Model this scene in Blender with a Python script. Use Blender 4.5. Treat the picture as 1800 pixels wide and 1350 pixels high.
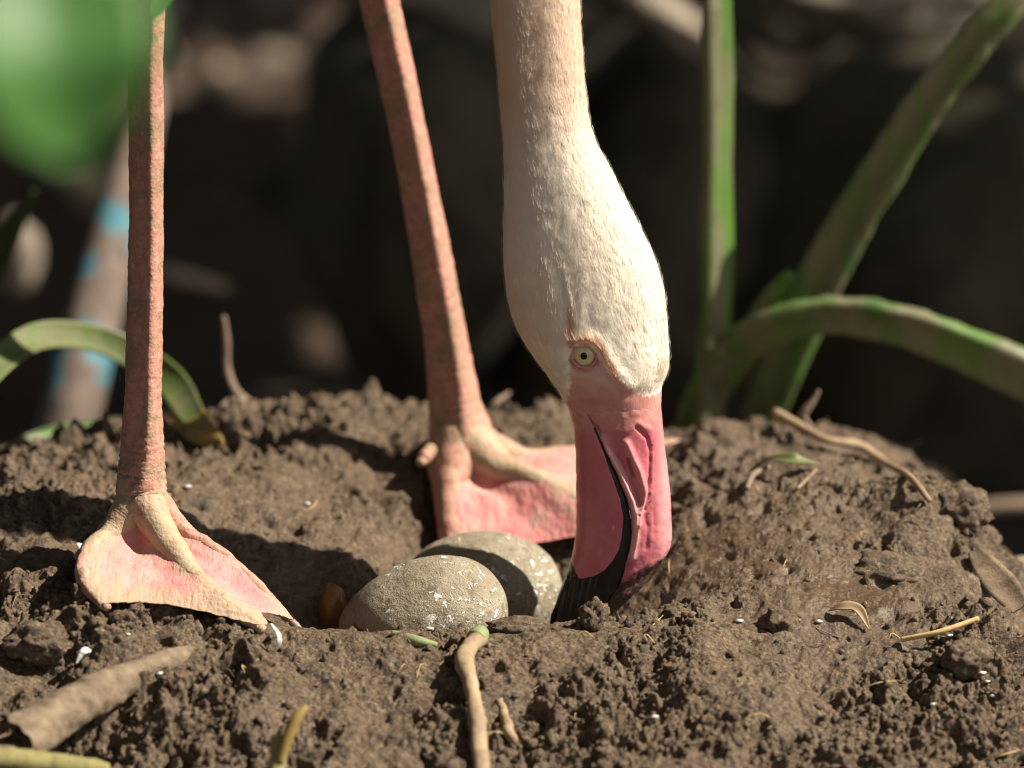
import bpy, math, random
import numpy as np
from mathutils import Vector, Matrix

# ------------------------------------------------------------------ clear
for o in list(bpy.data.objects):
    bpy.data.objects.remove(o, do_unlink=True)
scene = bpy.context.scene
COL = scene.collection
RNG = np.random.default_rng(7)
random.seed(7)

# ------------------------------------------------------------------ camera
PITCH = math.radians(14.0)
DIST = 2.5
cp, sp = math.cos(PITCH), math.sin(PITCH)
CAM = np.array([0.0, -DIST * cp, DIST * sp])
FWD = np.array([0.0, cp, -sp])
UPV = np.array([0.0, sp, cp])
K = 36.0 / 200.0 / 1800.0
cam_data = bpy.data.cameras.new('camera')
cam_data.lens = 200.0
cam_data.sensor_width = 36.0
cam_data.clip_start = 0.05
cam_data.clip_end = 200.0
cam_data.dof.use_dof = True
cam_data.dof.focus_distance = DIST - 0.012
cam_data.dof.aperture_fstop = 4.6
cam = bpy.data.objects.new('camera', cam_data)
COL.objects.link(cam)
cam.location = CAM
cam.rotation_euler = (math.pi / 2 - PITCH, 0, 0)
scene.camera = cam

# ------------------------------------------------------------------ light
SUN_EL = math.radians(46)
SUN_AZ = math.radians(-7)          # measured from +X towards +Y
sun_vec = Vector((math.cos(SUN_EL) * math.cos(SUN_AZ), math.cos(SUN_EL) * math.sin(SUN_AZ), math.sin(SUN_EL)))
world = bpy.data.worlds.new('World')
scene.world = world
world.use_nodes = True
wn = world.node_tree
for n in list(wn.nodes):
    wn.nodes.remove(n)
w_out = wn.nodes.new('ShaderNodeOutputWorld')
w_bg = wn.nodes.new('ShaderNodeBackground')
w_sky = wn.nodes.new('ShaderNodeTexSky')
w_sky.sky_type = 'NISHITA'
w_sky.sun_disc = False
w_sky.sun_elevation = SUN_EL
w_sky.sun_rotation = math.pi / 2 - SUN_AZ
w_sky.dust_density = 0.6
w_sky.air_density = 1.0
w_hs = wn.nodes.new('ShaderNodeHueSaturation')
w_hs.inputs['Saturation'].default_value = 0.2
w_bg.inputs['Strength'].default_value = 0.05
wn.links.new(w_sky.outputs[0], w_hs.inputs['Color'])
wn.links.new(w_hs.outputs[0], w_bg.inputs['Color'])
wn.links.new(w_bg.outputs[0], w_out.inputs['Surface'])

sd = bpy.data.lights.new('sun', 'SUN')
sd.energy = 5.0
sd.angle = math.radians(0.5)
sd.color = (1.0, 0.90, 0.75)
sun = bpy.data.objects.new('sun', sd)
COL.objects.link(sun)
sun.rotation_euler = sun_vec.to_track_quat('Z', 'Y').to_euler()
sun.location = sun_vec * 5

scene.view_settings.view_transform = 'Standard'
scene.view_settings.look = 'None'
scene.view_settings.exposure = 0.95
scene.view_settings.gamma = 1.0
scene.view_settings.use_curve_mapping = False
scene.render.engine = 'CYCLES'
scene.cycles.use_denoising = True
scene.cycles.filter_width = 1.0
scene.cycles.max_bounces = 8
scene.cycles.sample_clamp_indirect = 6.0

# ------------------------------------------------------------------ helpers
def at(px, py, Y):
    """photograph pixel (1800 x 1350) at world depth Y -> world point"""
    d = FWD + np.array([1.0, 0, 0]) * ((px - 900) * K) + UPV * (-(py - 675) * K)
    t = (Y - CAM[1]) / d[1]
    return CAM + t * d

def pts(lst):
    return np.array([at(*p) for p in lst])

def smooth_curve(P, n):
    """Catmull-Rom through the rows of P (any dimension), n samples, chord-length spaced"""
    P = np.asarray(P, float)
    m = len(P)
    if m == 2:
        return P[0] + (P[1] - P[0]) * np.linspace(0, 1, n)[:, None]
    E = np.vstack([2 * P[0] - P[1], P, 2 * P[-1] - P[-2]])
    d = np.linalg.norm(np.diff(P[:, :3], axis=0), axis=1)
    acc = np.concatenate([[0], np.cumsum(d)])
    s = np.linspace(0, acc[-1], n)
    i = np.clip(np.searchsorted(acc, s, side='right') - 1, 0, m - 2)
    t = ((s - acc[i]) / np.maximum(d[i], 1e-9))[:, None]
    p0, p1, p2, p3 = E[i], E[i + 1], E[i + 2], E[i + 3]
    return 0.5 * (2 * p1 + (p2 - p0) * t + (2 * p0 - 5 * p1 + 4 * p2 - p3) * t ** 2 + (3 * p1 - p0 - 3 * p2 + p3) * t ** 3)

_perm = np.random.default_rng(11).permutation(256).astype(np.int64)
_perm = np.concatenate([_perm, _perm, _perm])
_grad = np.array([[1,1,0],[-1,1,0],[1,-1,0],[-1,-1,0],[1,0,1],[-1,0,1],[1,0,-1],[-1,0,-1],[0,1,1],[0,-1,1],[0,1,-1],[0,-1,-1],[1,1,0],[-1,1,0],[0,-1,1],[0,-1,-1]], float)
def noise(P, freq, seed=0):
    P = np.asarray(P, float) * freq + seed * 17.31
    I = np.floor(P).astype(np.int64)
    F = P - I
    I &= 255
    U = F * F * F * (F * (F * 6 - 15) + 10)
    def g(dx, dy, dz):
        h = _perm[_perm[_perm[I[..., 0] + dx] + I[..., 1] + dy] + I[..., 2] + dz] & 15
        G = _grad[h]
        return G[..., 0] * (F[..., 0] - dx) + G[..., 1] * (F[..., 1] - dy) + G[..., 2] * (F[..., 2] - dz)
    x, y, z = U[..., 0], U[..., 1], U[..., 2]
    a = g(0,0,0) * (1 - x) + g(1,0,0) * x
    b = g(0,1,0) * (1 - x) + g(1,1,0) * x
    c = g(0,0,1) * (1 - x) + g(1,0,1) * x
    d = g(0,1,1) * (1 - x) + g(1,1,1) * x
    return (a * (1 - y) + b * y) * (1 - z) + (c * (1 - y) + d * y) * z

def fbm(P, freq, octaves=4, seed=0, gain=0.5):
    r = 0; a = 1.0
    for k in range(octaves):
        r = r + a * noise(P, freq * 2.03 ** k, seed + k * 3)
        a *= gain
    return r

def worley(P, freq, seed=0):
    """distance to the nearest random cell point, 0 at the point, about 1 at the joints"""
    P = np.asarray(P, float) * freq + seed * 9.7
    I = np.floor(P).astype(np.int64)
    F = P - I
    best = np.full(P.shape[:-1], 9.0)
    for dx in (-1, 0, 1):
        for dy in (-1, 0, 1):
            for dz in (-1, 0, 1):
                J0 = (I[..., 0] + dx) & 255; J1 = (I[..., 1] + dy) & 255; J2 = (I[..., 2] + dz) & 255
                h = _perm[_perm[_perm[J0] + J1] + J2]
                ox = _perm[h + 1] / 255.0; oy = _perm[h + 57] / 255.0; oz = _perm[h + 113] / 255.0
                d = (dx + ox - F[..., 0]) ** 2 + (dy + oy - F[..., 1]) ** 2 + (dz + oz - F[..., 2]) ** 2
                best = np.minimum(best, d)
    return np.sqrt(best)

def sstep(a, b, x):
    t = np.clip((x - a) / (b - a), 0, 1)
    return t * t * (3 - 2 * t)

def poly_dist(X, Y, poly):
    """distance of points to a polyline, in the units given"""
    best = np.full(np.shape(X), 1e9)
    for (x0, y0), (x1, y1) in zip(poly[:-1], poly[1:]):
        dx, dy = x1 - x0, y1 - y0
        t = np.clip(((X - x0) * dx + (Y - y0) * dy) / (dx * dx + dy * dy), 0, 1)
        best = np.minimum(best, np.hypot(X - x0 - t * dx, Y - y0 - t * dy))
    return best

class MB:
    """collects shapes with materials and per-vertex values, builds ONE mesh object"""
    def __init__(self):
        self.v = []; self.q = []; self.t = []; self.qm = []; self.tm = []; self.n = 0
        self.at = {}
    def add(self, v, quads=None, tris=None, mat=0, **attr):
        v = np.asarray(v, float).reshape(-1, 3)
        if quads is not None and len(quads):
            q = np.asarray(quads, np.int64) + self.n
            self.q.append(q); self.qm.append(np.full(len(q), mat))
        if tris is not None and len(tris):
            t = np.asarray(tris, np.int64) + self.n
            self.t.append(t); self.tm.append(np.full(len(t), mat))
        for k, a in attr.items():
            self.at.setdefault(k, []).append((self.n, np.broadcast_to(np.asarray(a, float).reshape(-1), (len(v),)) if np.ndim(a) == 0 else np.asarray(a, float).reshape(-1)))
        self.v.append(v); self.n += len(v)
        return self
    def grid(self, G, wrap=False, cap0=False, cap1=False, mat=0, flip=False, **attr):
        """G (N,M,3): N rings of M points"""
        N, M = G.shape[:2]
        idx = np.arange(N * M).reshape(N, M)
        if wrap:
            nxt = np.roll(idx, -1, axis=1)
            q = np.stack([idx[:-1], nxt[:-1], nxt[1:], idx[1:]], -1).reshape(-1, 4)
        else:
            q = np.stack([idx[:-1, :-1], idx[:-1, 1:], idx[1:, 1:], idx[1:, :-1]], -1).reshape(-1, 4)
        if flip:
            q = q[:, ::-1]
        v = G.reshape(-1, 3)
        t = []
        extra = []
        for cap, row in ((cap0, 0), (cap1, N - 1)):
            if cap:
                c = N * M + len(extra)
                extra.append(G[row].mean(0))
                r = idx[row]
                for k in range(M):
                    a, b = r[k], r[(k + 1) % M]
                    t.append((c, b, a) if (row == 0) != flip else (c, a, b))
        if extra:
            v = np.vstack([v, extra])
            for k in list(attr):
                if np.ndim(attr[k]):
                    A = np.asarray(attr[k], float).reshape(N, M)
                    e = []
                    if cap0: e.append(A[0].mean())
                    if cap1: e.append(A[-1].mean())
                    attr[k] = np.concatenate([A.reshape(-1), e])
        return self.add(v, q, t, mat, **attr)
    def tube(self, P, R, n=40, seg=12, mat=0, caps=True, squash=None, ring=None, **attr):
        """tube along control points P with radii R (same length), rounded ends by tiny caps"""
        P = np.asarray(P, float); R = np.asarray(R, float)
        C = smooth_curve(np.column_stack([P, R]), n)
        r = np.maximum(C[:, 3], 1e-5); C = C[:, :3]
        G = tube_rings(C, r, seg, squash)
        if ring is not None:
            G = C[:, None, :] + (G - C[:, None, :]) * (1 + ring(np.linspace(0, 1, n)))[:, None, None]
        return self.grid(G, wrap=True, cap0=caps, cap1=caps, mat=mat, **attr)
    def build(self, name, mats, parent=None, smooth=True):
        V = np.vstack(self.v)
        me = bpy.data.meshes.new(name)
        me.vertices.add(len(V)); me.vertices.foreach_set('co', V.astype(np.float32).ravel())
        Q = np.vstack(self.q) if self.q else np.zeros((0, 4), np.int64)
        T = np.vstack(self.t) if self.t else np.zeros((0, 3), np.int64)
        nl = len(Q) * 4 + len(T) * 3
        me.loops.add(nl); me.loops.foreach_set('vertex_index', np.concatenate([Q.ravel(), T.ravel()]).astype(np.int32))
        npoly = len(Q) + len(T)
        me.polygons.add(npoly)
        st = np.concatenate([np.arange(len(Q)) * 4, len(Q) * 4 + np.arange(len(T)) * 3]).astype(np.int32)
        me.polygons.foreach_set('loop_start', st)
        mi = np.concatenate(([*self.qm] or [np.zeros(0)]) + ([*self.tm] or [np.zeros(0)])).astype(np.int32)
        mats = mats if isinstance(mats, (list, tuple)) else [mats]
        for m in mats:
            me.materials.append(m)
        me.polygons.foreach_set('material_index', mi)
        me.update(calc_edges=True); me.validate()
        if smooth:
            me.polygons.foreach_set('use_smooth', np.ones(len(me.polygons), bool))
        for k, chunks in self.at.items():
            arr = np.zeros(len(V), np.float32)
            for st0, a in chunks:
                arr[st0:st0 + len(a)] = a
            A = me.attributes.new(k, 'FLOAT', 'POINT')
            A.data.foreach_set('value', arr)
        o = bpy.data.objects.new(name, me)
        COL.objects.link(o)
        if parent is not None:
            o.parent = parent
            o.matrix_parent_inverse = parent.matrix_basis.inverted()
        return o

def tube_rings(C, r, seg, squash=None, up0=None):
    T = np.gradient(C, axis=0)
    T /= np.linalg.norm(T, axis=1)[:, None] + 1e-12
    up = np.array([0.0, -1.0, 0.0]) if up0 is None else np.asarray(up0, float)
    if abs(np.dot(up, T[0])) > 0.92:
        up = np.array([1.0, 0, 0])
    a = np.linspace(0, 2 * math.pi, seg, endpoint=False)
    G = np.zeros((len(C), seg, 3))
    for i in range(len(C)):
        b = up - T[i] * np.dot(up, T[i]); b /= np.linalg.norm(b) + 1e-12
        up = b
        c = np.cross(T[i], b)
        sq = 1.0 if squash is None else squash
        G[i] = C[i] + r[i] * (np.cos(a)[:, None] * b * sq + np.sin(a)[:, None] * c)
    return G

def tag(o, label=None, cat=None, group=None, kind=None):
    if label: o['label'] = label
    if cat: o['category'] = cat
    if group: o['group'] = group
    if kind: o['kind'] = kind
    return o

def empty(name, loc):
    o = bpy.data.objects.new(name, None)
    COL.objects.link(o)
    o.location = Vector([float(c) for c in loc])
    o.empty_display_size = 0.02
    return o

def lin(r, g, b):
    f = lambda c: (c / 255 / 12.92) if c / 255 <= 0.04045 else ((c / 255 + 0.055) / 1.055) ** 2.4
    return (f(r), f(g), f(b), 1.0)

# ------------------------------------------------------------------ materials
class NT:
    def __init__(self, name):
        self.m = bpy.data.materials.new(name); self.m.use_nodes = True
        self.t = self.m.node_tree
        self.b = self.t.nodes['Principled BSDF']
        self.out = self.t.nodes['Material Output']
        self._co = None
    def n(self, kind, **kw):
        nd = self.t.nodes.new(kind)
        for k, v in kw.items():
            setattr(nd, k, v)
        return nd
    def l(self, a, b):
        self.t.links.new(a, b)
    def coord(self):
        if self._co is None:
            self._co = self.n('ShaderNodeTexCoord').outputs['Object']
        return self._co
    def noise(self, scale, detail=4, rough=0.55, vec=None, dist=0.0):
        nd = self.n('ShaderNodeTexNoise')
        nd.inputs['Scale'].default_value = scale; nd.inputs['Detail'].default_value = detail
        nd.inputs['Roughness'].default_value = rough; nd.inputs['Distortion'].default_value = dist
        self.l(vec if vec is not None else self.coord(), nd.inputs['Vector'])
        return nd.outputs['Fac']
    def voro(self, scale, feature='F1', vec=None):
        nd = self.n('ShaderNodeTexVoronoi'); nd.feature = feature
        nd.inputs['Scale'].default_value = scale
        self.l(vec if vec is not None else self.coord(), nd.inputs['Vector'])
        return nd.outputs['Distance']
    def stretch(self, sx, sy, sz, rot=(0, 0, 0)):
        nd = self.n('ShaderNodeMapping'); nd.inputs['Scale'].default_value = (sx, sy, sz)
        nd.inputs['Rotation'].default_value = rot
        self.l(self.coord(), nd.inputs['Vector'])
        return nd.outputs[0]
    def ramp(self, fac, stops, interp='LINEAR'):
        nd = self.n('ShaderNodeValToRGB'); nd.color_ramp.interpolation = interp
        e = nd.color_ramp.elements
        while len(e) < len(stops):
            e.new(0.5)
        for el, (p, c) in zip(e, stops):
            el.position = p
            el.color = c if len(c) == 4 else (*c, 1)
        self.l(fac, nd.inputs['Fac'])
        return nd.outputs['Color']
    def step(self, fac, a, b):
        nd = self.n('ShaderNodeMapRange'); nd.interpolation_type = 'SMOOTHSTEP'
        nd.inputs['From Min'].default_value = a; nd.inputs['From Max'].default_value = b
        self.l(fac, nd.inputs['Value'])
        return nd.outputs['Result']
    def attr(self, name):
        nd = self.n('ShaderNodeAttribute'); nd.attribute_name = name
        return nd.outputs['Fac']
    def mix(self, fac, a, b, blend='MIX'):
        nd = self.n('ShaderNodeMix'); nd.data_type = 'RGBA'; nd.blend_type = blend
        for sock, val in ((nd.inputs['Factor'], fac), (nd.inputs['A'], a), (nd.inputs['B'], b)):
            pass
        s = [i for i in nd.inputs if i.enabled]
        for sock, val in zip(s, (fac, a, b)):
            if isinstance(val, bpy.types.NodeSocket): self.l(val, sock)
            elif isinstance(val, (int, float)): sock.default_value = val
            else: sock.default_value = val if len(val) == 4 else (*val, 1)
        return [o for o in nd.outputs if o.enabled][0]
    def math(self, op, a, b=0.0, clamp=False):
        nd = self.n('ShaderNodeMath'); nd.operation = op; nd.use_clamp = clamp
        for sock, val in zip(nd.inputs, (a, b)):
            if isinstance(val, bpy.types.NodeSocket): self.l(val, sock)
            else: sock.default_value = val
        return nd.outputs[0]
    def bump(self, h, strength=0.5, dist=0.001, prev=None):
        nd = self.n('ShaderNodeBump')
        nd.inputs['Strength'].default_value = strength; nd.inputs['Distance'].default_value = dist
        self.l(h, nd.inputs['Height'])
        if prev is not None: self.l(prev, nd.inputs['Normal'])
        return nd.outputs[0]
    def set(self, **kw):
        for k, v in kw.items():
            s = self.b.inputs[k.replace('_', ' ')]
            if isinstance(v, bpy.types.NodeSocket): self.l(v, s)
            else: s.default_value = v
        return self
    def translucent(self, color, fac):
        tr = self.n('ShaderNodeBsdfTranslucent'); mx = self.n('ShaderNodeMixShader')
        mx.inputs[0].default_value = fac
        if isinstance(color, bpy.types.NodeSocket): self.l(color, tr.inputs[0])
        else: tr.inputs[0].default_value = color
        self.l(self.b.outputs[0], mx.inputs[1]); self.l(tr.outputs[0], mx.inputs[2])
        self.l(mx.outputs[0], self.out.inputs['Surface'])
        return self

def mat_mud():
    t = NT('mud')
    big = t.noise(18, 4); mid = t.noise(90, 5, 0.65); fine = t.noise(620, 4, 0.7); grit = t.voro(520)
    c = t.ramp(mid, [(0.25, (0.062, 0.038, 0.021)), (0.5, (0.13, 0.083, 0.048)), (0.72, (0.215, 0.145, 0.088))])
    c = t.mix(t.step(big, 0.42, 0.66), c, t.mix(0.6, c, (0.112, 0.077, 0.046)))
    c = t.mix(t.step(fine, 0.62, 0.8), c, (0.24, 0.175, 0.11))
    c = t.mix(t.step(fine, 0.4, 0.25), c, (0.028, 0.018, 0.011))
    wet = t.attr('wet')
    for sc_, amt_ in ((330, 0.75), (760, 0.6)):
        vn = t.n('ShaderNodeTexVoronoi'); vn.inputs['Scale'].default_value = sc_
        t.l(t.coord(), vn.inputs['Vector'])
        sep = t.n('ShaderNodeSeparateColor'); t.l(vn.outputs['Color'], sep.inputs[0])
        g_ = t.ramp(sep.outputs[0], [(0.0, (0.035, 0.024, 0.014)), (0.3, (0.092, 0.057, 0.032)), (0.5, (0.135, 0.098, 0.052)), (0.7, (0.185, 0.11, 0.068)), (0.88, (0.225, 0.155, 0.088)), (1.0, (0.34, 0.26, 0.16))])
        c = t.mix(t.math('MULTIPLY', t.math('SUBTRACT', 1.0, t.math('MULTIPLY', wet, 0.7)), amt_), c, g_)
    c = t.mix(wet, c, t.mix(0.55, c, (0.055, 0.037, 0.023)))
    rough = t.math('SUBTRACT', 0.76, t.math('MULTIPLY', t.math('ADD', t.math('MULTIPLY', wet, 0.95), t.math('MULTIPLY', t.step(mid, 0.5, 0.66), 0.5)), 0.6), True)
    dry = t.math('SUBTRACT', 1.0, t.math('MULTIPLY', wet, 0.75)); tiny = t.noise(1700, 3, 0.7)
    c = t.mix(t.math('MULTIPLY', t.step(tiny, 0.56, 0.7), 0.6), c, (0.22, 0.155, 0.092))
    c = t.mix(t.math('MULTIPLY', t.step(tiny, 0.44, 0.3), 0.7), c, (0.035, 0.024, 0.015))
    bm = t.bump(t.math('MULTIPLY', fine, dry), 1.0, 0.0022)
    bm = t.bump(t.math('MULTIPLY', tiny, dry), 0.8, 0.0008, bm)
    bm = t.bump(grit, 0.3, 0.0008, bm)
    t.set(Base_Color=c, Roughness=rough, Normal=bm, Specular_IOR_Level=0.6)
    return t.m

def mat_soil(name, a, b, scale=6):
    t = NT(name)
    n1 = t.noise(scale, 6, 0.65); n2 = t.noise(scale * 9, 4)
    c = t.ramp(n1, [(0.3, a), (0.7, b)])
    c = t.mix(t.step(n2, 0.35, 0.7), c, t.mix(0.5, c, b))
    t.set(Base_Color=c, Roughness=0.95, Normal=t.bump(n2, 0.6, 0.01))
    return t.m

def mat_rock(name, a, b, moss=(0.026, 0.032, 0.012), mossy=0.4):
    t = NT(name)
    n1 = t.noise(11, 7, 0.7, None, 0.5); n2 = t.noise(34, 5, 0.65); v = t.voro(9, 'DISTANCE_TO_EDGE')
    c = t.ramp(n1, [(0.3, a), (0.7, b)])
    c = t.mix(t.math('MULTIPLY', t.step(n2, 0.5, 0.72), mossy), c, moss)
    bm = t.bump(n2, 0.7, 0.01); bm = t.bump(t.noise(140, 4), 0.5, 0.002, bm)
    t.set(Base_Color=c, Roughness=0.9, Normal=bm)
    return t.m

def mat_feather():
    t = NT('down_feathers')
    fib = t.noise(900, 3, 0.6, t.stretch(1, 1, 0.12)); mid = t.noise(120, 3, 0.6, t.stretch(1, 1, 0.4))
    peach = t.attr('peach'); skin = t.attr('skin'); dirt = t.attr('dirt'); rim = t.attr('rim')
    c = t.mix(peach, (0.96, 0.93, 0.86), (0.92, 0.80, 0.68))
    c = t.mix(t.step(mid, 0.35, 0.7), c, t.mix(0.15, c, (0.74, 0.48, 0.28)))
    c = t.mix(t.math('MULTIPLY', t.step(fib, 0.45, 0.75), 0.15), c, (0.62, 0.45, 0.3))
    c = t.mix(dirt, c, (0.42, 0.30, 0.16))
    c = t.mix(rim, c, (0.62, 0.24, 0.10))
    sk = t.noise(160, 4, 0.6)
    pink = t.ramp(sk, [(0.3, (0.50, 0.20, 0.175)), (0.7, (0.64, 0.31, 0.275))])
    pink = t.mix(t.step(t.noise(420, 2), 0.62, 0.78), pink, (0.45, 0.2, 0.12))
    edge = t.math('ADD', skin, t.math('MULTIPLY', t.math('SUBTRACT', fib, 0.5), 0.9))
    msk = t.step(edge, 0.2, 0.8)
    pink = t.mix(t.attr('low'), (0.60, 0.34, 0.265), pink)
    c = t.mix(t.math('MULTIPLY', msk, t.math('ADD', t.math('MULTIPLY', t.attr('low'), 0.2), 0.8)), c, pink)
    rough = t.math('SUBTRACT', 0.95, t.math('MULTIPLY', msk, 0.42))
    bm = t.bump(fib, 0.3, 0.0005)
    t.set(Base_Color=c, Roughness=rough, Normal=bm, Subsurface_Weight=0.6, Subsurface_Scale=0.008, Sheen_Weight=0.1)
    t.b.inputs['Subsurface Radius'].default_value = (1.0, 0.6, 0.4)
    t.b.inputs['Specular IOR Level'].default_value = 0.25
    return t.m

def mat_strand():
    t = NT('down_barbs')
    peach = t.attr('peach'); v = t.attr('tone')
    c = t.mix(peach, (0.96, 0.94, 0.88), (0.93, 0.82, 0.71))
    c = t.mix(v, c, (0.72, 0.48, 0.30))
    c = t.mix(t.attr('dirt'), c, (0.42, 0.30, 0.16))
    t.set(Base_Color=c, Roughness=0.85, Specular_IOR_Level=0.2)
    t.translucent(c, 0.5)
    return t.m

def mat_leg():
    t = NT('leg_skin')
    n1 = t.noise(70, 5, 0.65); n2 = t.noise(330, 4, 0.6); n3 = t.noise(26, 3)
    dust = t.attr('dust'); line = t.attr('scute')
    c = t.ramp(n2, [(0.3, (0.38, 0.165, 0.125)), (0.6, (0.49, 0.265, 0.205)), (0.8, (0.57, 0.37, 0.30))])
    c = t.mix(t.math('MULTIPLY', t.step(n1, 0.48, 0.58), 0.85), c, (0.29, 0.205, 0.13))
    c = t.mix(t.math('MULTIPLY', t.step(n3, 0.5, 0.75), 0.35), c, (0.54, 0.23, 0.18))
    c = t.mix(t.math('MULTIPLY', t.math('MULTIPLY', line, t.step(t.noise(45, 3), 0.38, 0.6)), 0.7), c, (0.19, 0.13, 0.09))
    edge = t.math('ADD', dust, t.math('MULTIPLY', t.math('SUBTRACT', n2, 0.5), 1.3))
    c = t.mix(t.step(edge, 0.3, 0.75), c, (0.40, 0.31, 0.205))
    bm = t.bump(n2, 0.6, 0.0009); bm = t.bump(t.voro(700), 0.35, 0.0006, bm)
    t.set(Base_Color=c, Roughness=0.62, Normal=bm, Subsurface_Weight=0.04, Subsurface_Scale=0.002, Specular_IOR_Level=0.3)
    return t.m

def mat_web():
    t = NT('web_skin')
    n1 = t.noise(60, 4, 0.6); n2 = t.noise(420, 4, 0.6); st = t.noise(260, 3, 0.6, t.stretch(1.0, 0.35, 0.35))
    dust = t.attr('dust'); fold = t.attr('fold')
    c = t.ramp(n1, [(0.3, (0.55, 0.16, 0.165)), (0.55, (0.60, 0.27, 0.245)), (0.75, (0.57, 0.35, 0.29))])
    edge = t.math('ADD', dust, t.math('MULTIPLY', t.math('SUBTRACT', st, 0.5), 1.5))
    edge = t.math('ADD', edge, t.math('MULTIPLY', t.math('SUBTRACT', n2, 0.5), 0.6))
    c = t.mix(t.math('MULTIPLY', t.step(edge, 0.2, 0.75), 0.85), c, (0.37, 0.285, 0.19))
    c = t.mix(t.math('MULTIPLY', t.step(n2, 0.66, 0.8), 0.5), c, (0.25, 0.17, 0.1))
    bm = t.bump(n2, 0.7, 0.0010); bm = t.bump(st, 0.7, 0.0014, bm)
    t.set(Base_Color=c, Roughness=0.6, Normal=bm, Subsurface_Weight=0.2, Subsurface_Scale=0.003, Specular_IOR_Level=0.3)
    return t.m

def mat_bill(name):
    t = NT(name)
    n1 = t.noise(60, 4, 0.55, t.stretch(1, 1, 0.5)); n2 = t.noise(380, 4, 0.6); st = t.noise(500, 3, 0.6, t.stretch(1, 1, 0.1))
    black = t.attr('black'); pale = t.attr('pale'); mud = t.attr('mud')
    c = t.ramp(n1, [(0.3, (0.47, 0.115, 0.145)), (0.6, (0.56, 0.165, 0.19)), (0.8, (0.63, 0.23, 0.25))])
    c = t.mix(pale, c, (0.76, 0.44, 0.43))
    c = t.mix(t.attr('root'), c, t.ramp(t.noise(160, 4, 0.6), [(0.3, (0.50, 0.20, 0.175)), (0.7, (0.64, 0.31, 0.275))]))
    c = t.mix(t.math('MULTIPLY', t.step(n2, 0.66, 0.76), 0.55), c, (0.34, 0.12, 0.07))
    bl = t.step(t.math('ADD', black, t.math('MULTIPLY', t.math('SUBTRACT', st, 0.5), 0.5)), 0.44, 0.56)
    blk = t.ramp(st, [(0.4, (0.010, 0.009, 0.009)), (0.75, (0.035, 0.03, 0.026))])
    c = t.mix(bl, c, blk)
    md = t.step(t.math('ADD', mud, t.math('MULTIPLY', t.math('SUBTRACT', n2, 0.5), 1.4)), 0.35, 0.75)
    c = t.mix(md, c, (0.06, 0.044, 0.028))
    rough = t.math('ADD', 0.33, t.math('MULTIPLY', md, 0.45))
    bm = t.bump(st, 0.25, 0.0005); bm = t.bump(n2, 0.2, 0.0004, bm)
    t.set(Base_Color=c, Roughness=rough, Normal=bm, Subsurface_Weight=0.12, Subsurface_Scale=0.002, Specular_IOR_Level=0.35)
    return t.m

def mat_egg():
    t = NT('dirty_eggshell')
    n1 = t.noise(45, 5, 0.6); n2 = t.noise(260, 4, 0.65); fl = t.noise(300, 4, 0.65, None, 0.6); gate = t.noise(34, 2)
    c = t.ramp(n1, [(0.3, (0.19, 0.16, 0.115)), (0.55, (0.29, 0.25, 0.18)), (0.75, (0.39, 0.345, 0.26))])
    c = t.mix(t.step(n2, 0.55, 0.75), c, (0.16, 0.115, 0.07))
    c = t.mix(t.step(t.noise(520, 2), 0.66, 0.74), c, (0.07, 0.06, 0.035))
    w = t.math('MULTIPLY', t.step(fl, 0.555, 0.625), t.step(gate, 0.46, 0.56))
    c = t.mix(t.math('MULTIPLY', t.step(t.noise(85, 5, 0.7), 0.5, 0.68), 0.7), c, (0.115, 0.082, 0.05))
    c = t.mix(w, c, (0.78, 0.77, 0.72))
    gr = t.noise(1100, 3, 0.7); c = t.mix(t.math('MULTIPLY', t.step(gr, 0.55, 0.72), 0.5), c, (0.42, 0.37, 0.27)); bm = t.bump(n2, 0.9, 0.0014); bm = t.bump(gr, 0.7, 0.0007, bm); bm = t.bump(w, 0.8, 0.0008, bm)
    t.set(Base_Color=c, Roughness=0.72, Normal=bm, Specular_IOR_Level=0.3)
    return t.m

def mat_leaf(name, a, b, trans=0.45, vein=0.0, dusty=0.0):
    t = NT(name)
    n1 = t.noise(14, 4); n2 = t.noise(120, 4, 0.6)
    c = t.ramp(n1, [(0.3, a), (0.7, b)])
    if dusty:
        c = t.mix(t.math('MULTIPLY', t.step(t.noise(60, 5, 0.7, t.stretch(1, 1, 0.14)), 0.5 - dusty * 0.14, 0.58), dusty), c, (0.19, 0.155, 0.11))
        c = t.mix(t.math('MULTIPLY', t.step(t.noise(90, 4, 0.7), 0.55, 0.7), dusty), c, (0.10, 0.075, 0.05))
    t.set(Base_Color=c, Roughness=0.5, Normal=t.bump(n2, 0.25, 0.001))
    if trans:
        t.translucent(t.mix(0.5, c, b), trans)
    return t.m

def mat_stick(name, a, b, scale=60, rough=0.85, along=(1, 1, 0.2)):
    t = NT(name)
    n1 = t.noise(scale, 5, 0.65, t.stretch(*along)); n2 = t.noise(scale * 6, 3)
    c = t.ramp(n1, [(0.3, a), (0.7, b)])
    c = t.mix(t.step(n2, 0.58, 0.75), c, t.mix(0.6, c, (0.06, 0.04, 0.025)))
    t.set(Base_Color=c, Roughness=rough, Normal=t.bump(n2, 0.4, 0.0008))
    return t.m

def mat_plain(name, c, rough=0.6, trans=0.0):
    t = NT(name)
    n = t.noise(200, 3)
    t.set(Base_Color=t.mix(t.math('MULTIPLY', t.step(n, 0.4, 0.7), 0.3), c, tuple(x * 0.7 for x in c[:3])), Roughness=rough)
    if trans: t.translucent((*c[:3], 1), trans)
    return t.m

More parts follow.
